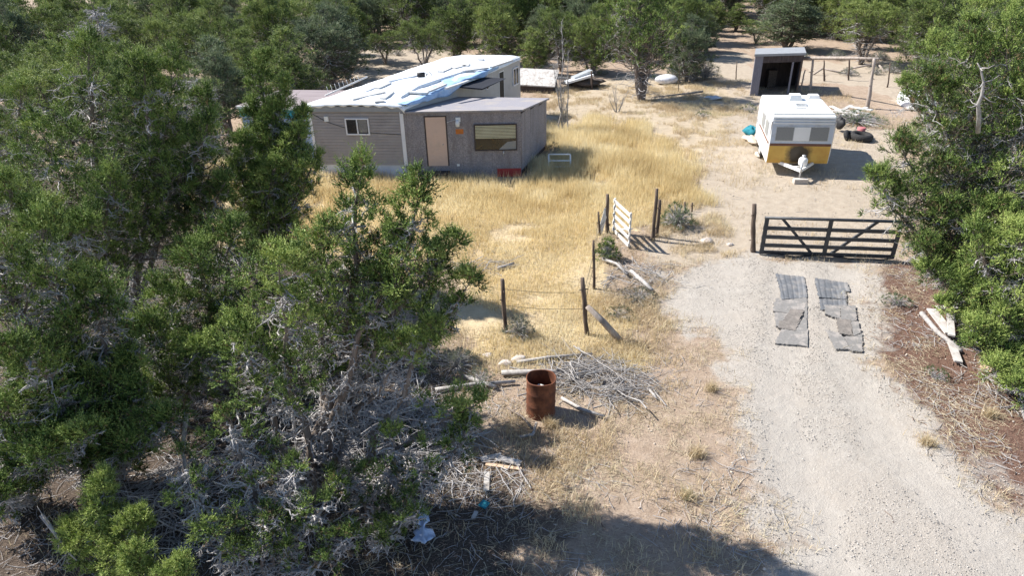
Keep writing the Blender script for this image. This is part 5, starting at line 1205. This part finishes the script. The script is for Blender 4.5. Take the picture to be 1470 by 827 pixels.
near_tree(34, (30, 330), [(30, 130, 21.0, 1.5, .2), (-20, 170, 20.0, 1.2, .2)], 'full juniper behind the tallest one at the left edge', r0=.115, tint0=.45)
near_tree(35, (20, 720), [(10, 590, 7.6, .8, .3), (90, 545, 8.2, .7, .3), (60, 660, 7.3, .6, .3), (-20, 720, 6.8, .6, .3), (130, 620, 7.6, .5, .3)], 'dark juniper at the left edge under the leaning one', r0=.09, tint0=.55, twigs=4.5, tw_r=1.2, cr=(.12, .24))
near_tree(36, (420, 560), [(440, 430, 10.9, .7, .3), (500, 450, 10.8, .8, .3), (545, 500, 10.4, .8, .3), (585, 430, 10.9, .6, .4), (610, 500, 10.0, .6, .4)], 'juniper behind the foot of the big multi-stemmed one', r0=.10, tint0=.45, twigs=2.5)
near_tree(37, (60, 480), [(60, 300, 12.2, 1.1, .25), (10, 260, 12.0, 1.0, .3), (130, 330, 12.0, .9, .3)], 'broad juniper at the left edge before the tallest one', r0=.11, tint0=.58)
near_tree(38, (240, 600), [(215, 470, 9.8, .7, .3), (290, 500, 9.7, .7, .35), (160, 560, 9.0, .5, .35)], 'low juniper in the gap between the leaning one and the bushy one', r0=.09, tint0=.5, twigs=2.5)
near_tree(41, (130, 690), [(110, 500, 8.9, .6, .3), (200, 560, 8.6, .6, .3), (255, 600, 8.2, .5, .3), (180, 640, 7.9, .45, .3), (60, 520, 8.6, .6, .3)], 'low dark juniper filling the gap left of the cluster middle', r0=.08, tint0=.5, twigs=5, tw_r=1.3)
near_tree(50, (921, 144), [(921, -12, 40.5, 2.5, .34), (897, 18, 40.2, 2.7, .34), (946, 20, 40.2, 2.7, .34), (912, 50, 39.4, 2.4, .42), (932, 52, 40.6, 2.4, .42)], 'big round juniper with a clean trunk in the back yard', near=0, r0=.24, tint0=.38, ll=.09, lw=.038, cr=(.20, .38), nspr=12, nleaf=10, per_m=10, twigs=.5)
# dead snag inside the right juniper
def snag(name, pts, r, label):
    g = W(*pts[0]); q = [W(*p) for p in pts]; q2 = []
    for a, b in zip(q[:-1], q[1:]): q2 += [a, lin(a, b, .5) + np.random.default_rng(len(q2)).normal(size=3) * .05]
    q2.append(q[-1]); n = len(q2); rr = np.random.default_rng(n + 5); mb = MB(); mb.tube(q2, list(r * np.linspace(1, .2, n)), 7)
    for i in range(1, n - 1):
        for k in range(2): d = nrm(rr.normal(size=3)) * rr.uniform(.1, .35); mb.tube([q2[i], q2[i] + d * .6, q2[i] + d + [0, 0, .06]], [r * .35, r * .2, r * .08], 5)
    return mb.build(name, M['deadwood'], label=label, cat='dead branch')
snag('dead_branch', [(1404, 190, 12.9), (1404, 150, 12.7), (1412, 118, 12.7), (1403, 90, 12.7)], .045, 'bleached dead top standing out of the right juniper')
snag('dead_branch', [(268, 592, 8.6), (262, 650, 8.4), (275, 700, 8.1), (305, 725, 7.9)], .045, 'curved pale dead bough hanging in the near junipers')
snag('dead_branch', [(60, 740, 7.0), (85, 775, 6.8), (110, 805, 6.6)], .035, 'pale dead bough at the bottom left corner')
snag('dead_branch', [(455, 730, 7.6), (470, 790, 7.0), (500, 815, 6.7)], .03, 'pale twisted dead bough at the bottom edge')
snag('dead_branch', [(420, 590, 9.0), (425, 640, 8.8), (455, 690, 8.3)], .035, 'pale dead bough in the middle of the near cluster')

# ------------------------------------------------------------------ woodland behind
def proto(seed, kind):
    rr = np.random.default_rng(seed); H = 4.6
    if kind == 0: tips = [((rr.normal() * .3, rr.normal() * .3, H), 1.6, .16, (0, 0, 0)), ((.9, .4, H * .82), 1.5, .18, (0, 0, 0)), ((-.9, .2, H * .8), 1.5, .18, (0, 0, 0)), ((0, -.9, H * .75), 1.5, .18, (0, 0, 0)), ((.1, 1.0, H * .78), 1.5, .18, (0, 0, 0))]
    elif kind == 1: tips = [((0, 0, H), 1.3, .14, (0, 0, 0)), ((.5, .3, H * .8), 1.0, .2, (0, 0, 0)), ((-.5, -.3, H * .72), 1.1, .2, (0, 0, 0))]
    else: tips = [((1.3, .3, H * .8), 1.3, .38, (0, 0, .3)), ((-1.4, .1, H * .85), 1.3, .38, (0, 0, .3)), ((.2, -1.2, H * .8), 1.2, .38, (0, 0, .2)), ((0, 1.3, H * .9), 1.3, .38, (0, 0, .2))]
    return tree_meshes(seed, (0, 0, 0), tips, near=0, r0=.13, per_m=9, nspr=9, nleaf=6, ll=.14, lw=.05, cr=(.22, .42), twigs=.8, tint0=.5, spr=None) if False else tree_meshes(seed, (0, 0, 0), tips, near=0, r0=.115, per_m=12, nspr=11, nleaf=9, ll=.09, lw=.036, cr=(.19, .36), twigs=1.0 if kind != 1 else .2, tint0=.5)
PR = [(proto(100 + i, i % 3), ('juniper_far', 'pinyon')[i % 4 == 3]) for i in range(8)]
PR.append((tree_meshes(120, (0, 0, 0), [((.4, .2, 4.4), 1.3, .25, (0, 0, 0)), ((-.8, 0, 3.6), 1.2, .3, (0, 0, 0)), ((.2, -.8, 3.4), 1.1, .3, (0, 0, 0))], near=1, r0=.15, per_m=4, nspr=9, nleaf=8, ll=.09, lw=.034, cr=(.16, .30), twigs=3.2, tw_r=1.6, tint0=.35, gap=.35), 'juniper_far'))
def bgt(base, top, wpx, pi, label, group=None, name='juniper_tree'):
    g = G(*base); zt = W(base[0], top, g[1])[2]; (mm_, mt) = PR[pi]
    s = max(zt, 1.0) / 5.0; zc = proj(g)[2]; wd = wpx / F0 * zc / 2; sx = wd / (2.0 if pi % 3 != 1 else 1.35)
    return place_tree(name, label, 'tree', g, mm_, group, rz=rnd.uniform(0, 6.28), sc=(sx, sx, s), mat=mt)
special = [((985, 118), 22, 80, 3, 'juniper crowded behind the big round one on its right'),
 ((765, 108), 38, 56, 1, 'rounded yellow green juniper right behind the far end of the home'), ((553, 92), 38, 60, 2, 'small open juniper in the sandy clearing'), ((611, 102), 18, 70, 5, 'juniper with visible trunk just behind the roof'),
 ((655, 84), -5, 85, 0, 'wide juniper behind the far half of the roof'), ((478, 132), 8, 130, 3, 'large dense juniper left of the sandy clearing'), ((715, 92), -10, 80, 6, 'juniper behind the far right corner of the roof'),
 ((1024, 52), 2, 46, 1, 'small pointed juniper left in the far gap'), ((1056, 46), 6, 46, 4, 'small rounded juniper right in the far gap'), ((1130, 72), -12, 110, 7, 'broad juniper behind the open shed'), ((1085, 62), 26, 52, 2, 'low pale juniper left of the broad one behind the shed'),
 ((1235, 92), -14, 110, 5, 'large juniper behind the corral beam'), ((1320, 105), -20, 110, 0, 'juniper behind the corral on the right'), ((850, 106), 6, 90, 6, 'grey green juniper left of the big round one'), ((805, 102), 2, 70, 2, 'juniper behind the bare upright tree'), ((430, 175), 40, 110, 4, 'dark juniper behind the mauve roof'), ((330, 190), 50, 100, 7, 'pinyon behind the narrow juniper'),
 ((1008, 38), -6, 52, 0, 'tall juniper at the left edge of the far gap'), ((1050, 13), -14, 46, 4, 'juniper closing the far end of the gap'), ((1090, 9), -16, 60, 2, 'pale juniper at the top right of the far gap'), ((1400, 120), -10, 120, 3, 'juniper far behind the right cluster'), ((1012, 75), 20, 44, 7, 'juniper at the left of the far gap')]
spots = []
for (b, tp_, wp_, pi, lb) in special:
    bgt(b, tp_, wp_, pi, lb); spots.append(G(*b)[:2])
lim = np.array([(-500, 330), (0, 335), (120, 300), (250, 262), (320, 205), (350, 180), (400, 150), (440, 120), (515, 112), (522, 66), (700, 66), (745, 84), (870, 88), (985, 88), (995, 70), (1015, 60), (1020, 40), (1062, 32), (1070, 12), (1100, 12), (1104, 50), (1180, 62), (1290, 82), (1340, 110), (1480, 150), (2000, 300)], float)
rr = np.random.default_rng(77); cand = []
for _ in range(30000):
    y = 15 + (98 - 15) * rr.random() ** .75; zc = y * _cp + HC * _sp; x = rr.uniform(-.86, .86) * zc
    px, py, _z = proj((x, y, 0))
    if px < -160 or px > 1640 or py > np.interp(px, lim[:, 0], lim[:, 1]): continue
    if px < 480 and y > 84: continue
    md = (3.6 if y < 60 else 5.0) if px < 480 else (3.0 if y < 75 else 3.8)
    p = np.array([x, y])
    if all((p[0] - q[0]) ** 2 + (p[1] - q[1]) ** 2 > md * md for q in spots): spots.append(p); cand.append((x, y, px))
    if len(cand) > 275: break
print('woodland', len(cand), max(c[1] for c in cand))
def zone(px, y):
    if px < 330: return ('far ' if y > 55 else '') + 'dense woods left of the turquoise trailer'
    if px < 520: return ('far ' if y > 55 else '') + 'woods between the trailer and the sandy clearing'
    if px < 760: return 'woods beyond the mobile home roof'
    if px < 1000: return 'woods behind the big round yard juniper'
    if px < 1180: return 'woods beyond the open shed'
    return 'woods beyond the corral at the right'
for (x, y, px) in cand:
    pi = int(rr.integers(0, 8)) if rr.random() > .09 else 8; s = rr.uniform(.9, 1.25) * (.62 if rr.random() < .14 else 1) * (1.25 if y > 56 and px > 480 else 1); mm_, mt = PR[pi]; zn = zone(px, y)
    place_tree('pinyon_tree' if mt == 'pinyon' else 'juniper_tree', ('bluish pinyon' if mt == 'pinyon' else 'half-dead grey juniper' if pi == 8 else 'green juniper') + ' in the ' + zn, 'tree', (x, y, float(hgt(x, y)) - .05), mm_, ('half-dead ' if pi == 8 else 'pinyon ' if mt == 'pinyon' else '') + 'trees in the ' + zn, rz=rr.uniform(0, 6.28), sc=(s * rr.uniform(1.0, 1.3), s * rr.uniform(1.0, 1.3), s * rr.uniform(.85, 1.08)), mat=mt)

HZ = False
if HZ:
    mb = MB(); mb.prism([(-1000, -300), (1000, -300), (1000, 1600), (-1000, 1600)], -4, 16); hz = mb.build('haze', None, loc=(0, 0, 0)); hz['kind'] = 'stuff'
    m = bpy.data.materials.new('haze_air'); m.use_nodes = True; nt = m.node_tree; nt.nodes.clear(); o = nt.nodes.new('ShaderNodeOutputMaterial'); pv = nt.nodes.new('ShaderNodeVolumePrincipled')
    pv.inputs['Density'].default_value = .0003; pv.inputs['Color'].default_value = (.80, .88, 1, 1); nt.links.new(pv.outputs[0], o.inputs['Volume']); hz.data.materials.append(m)
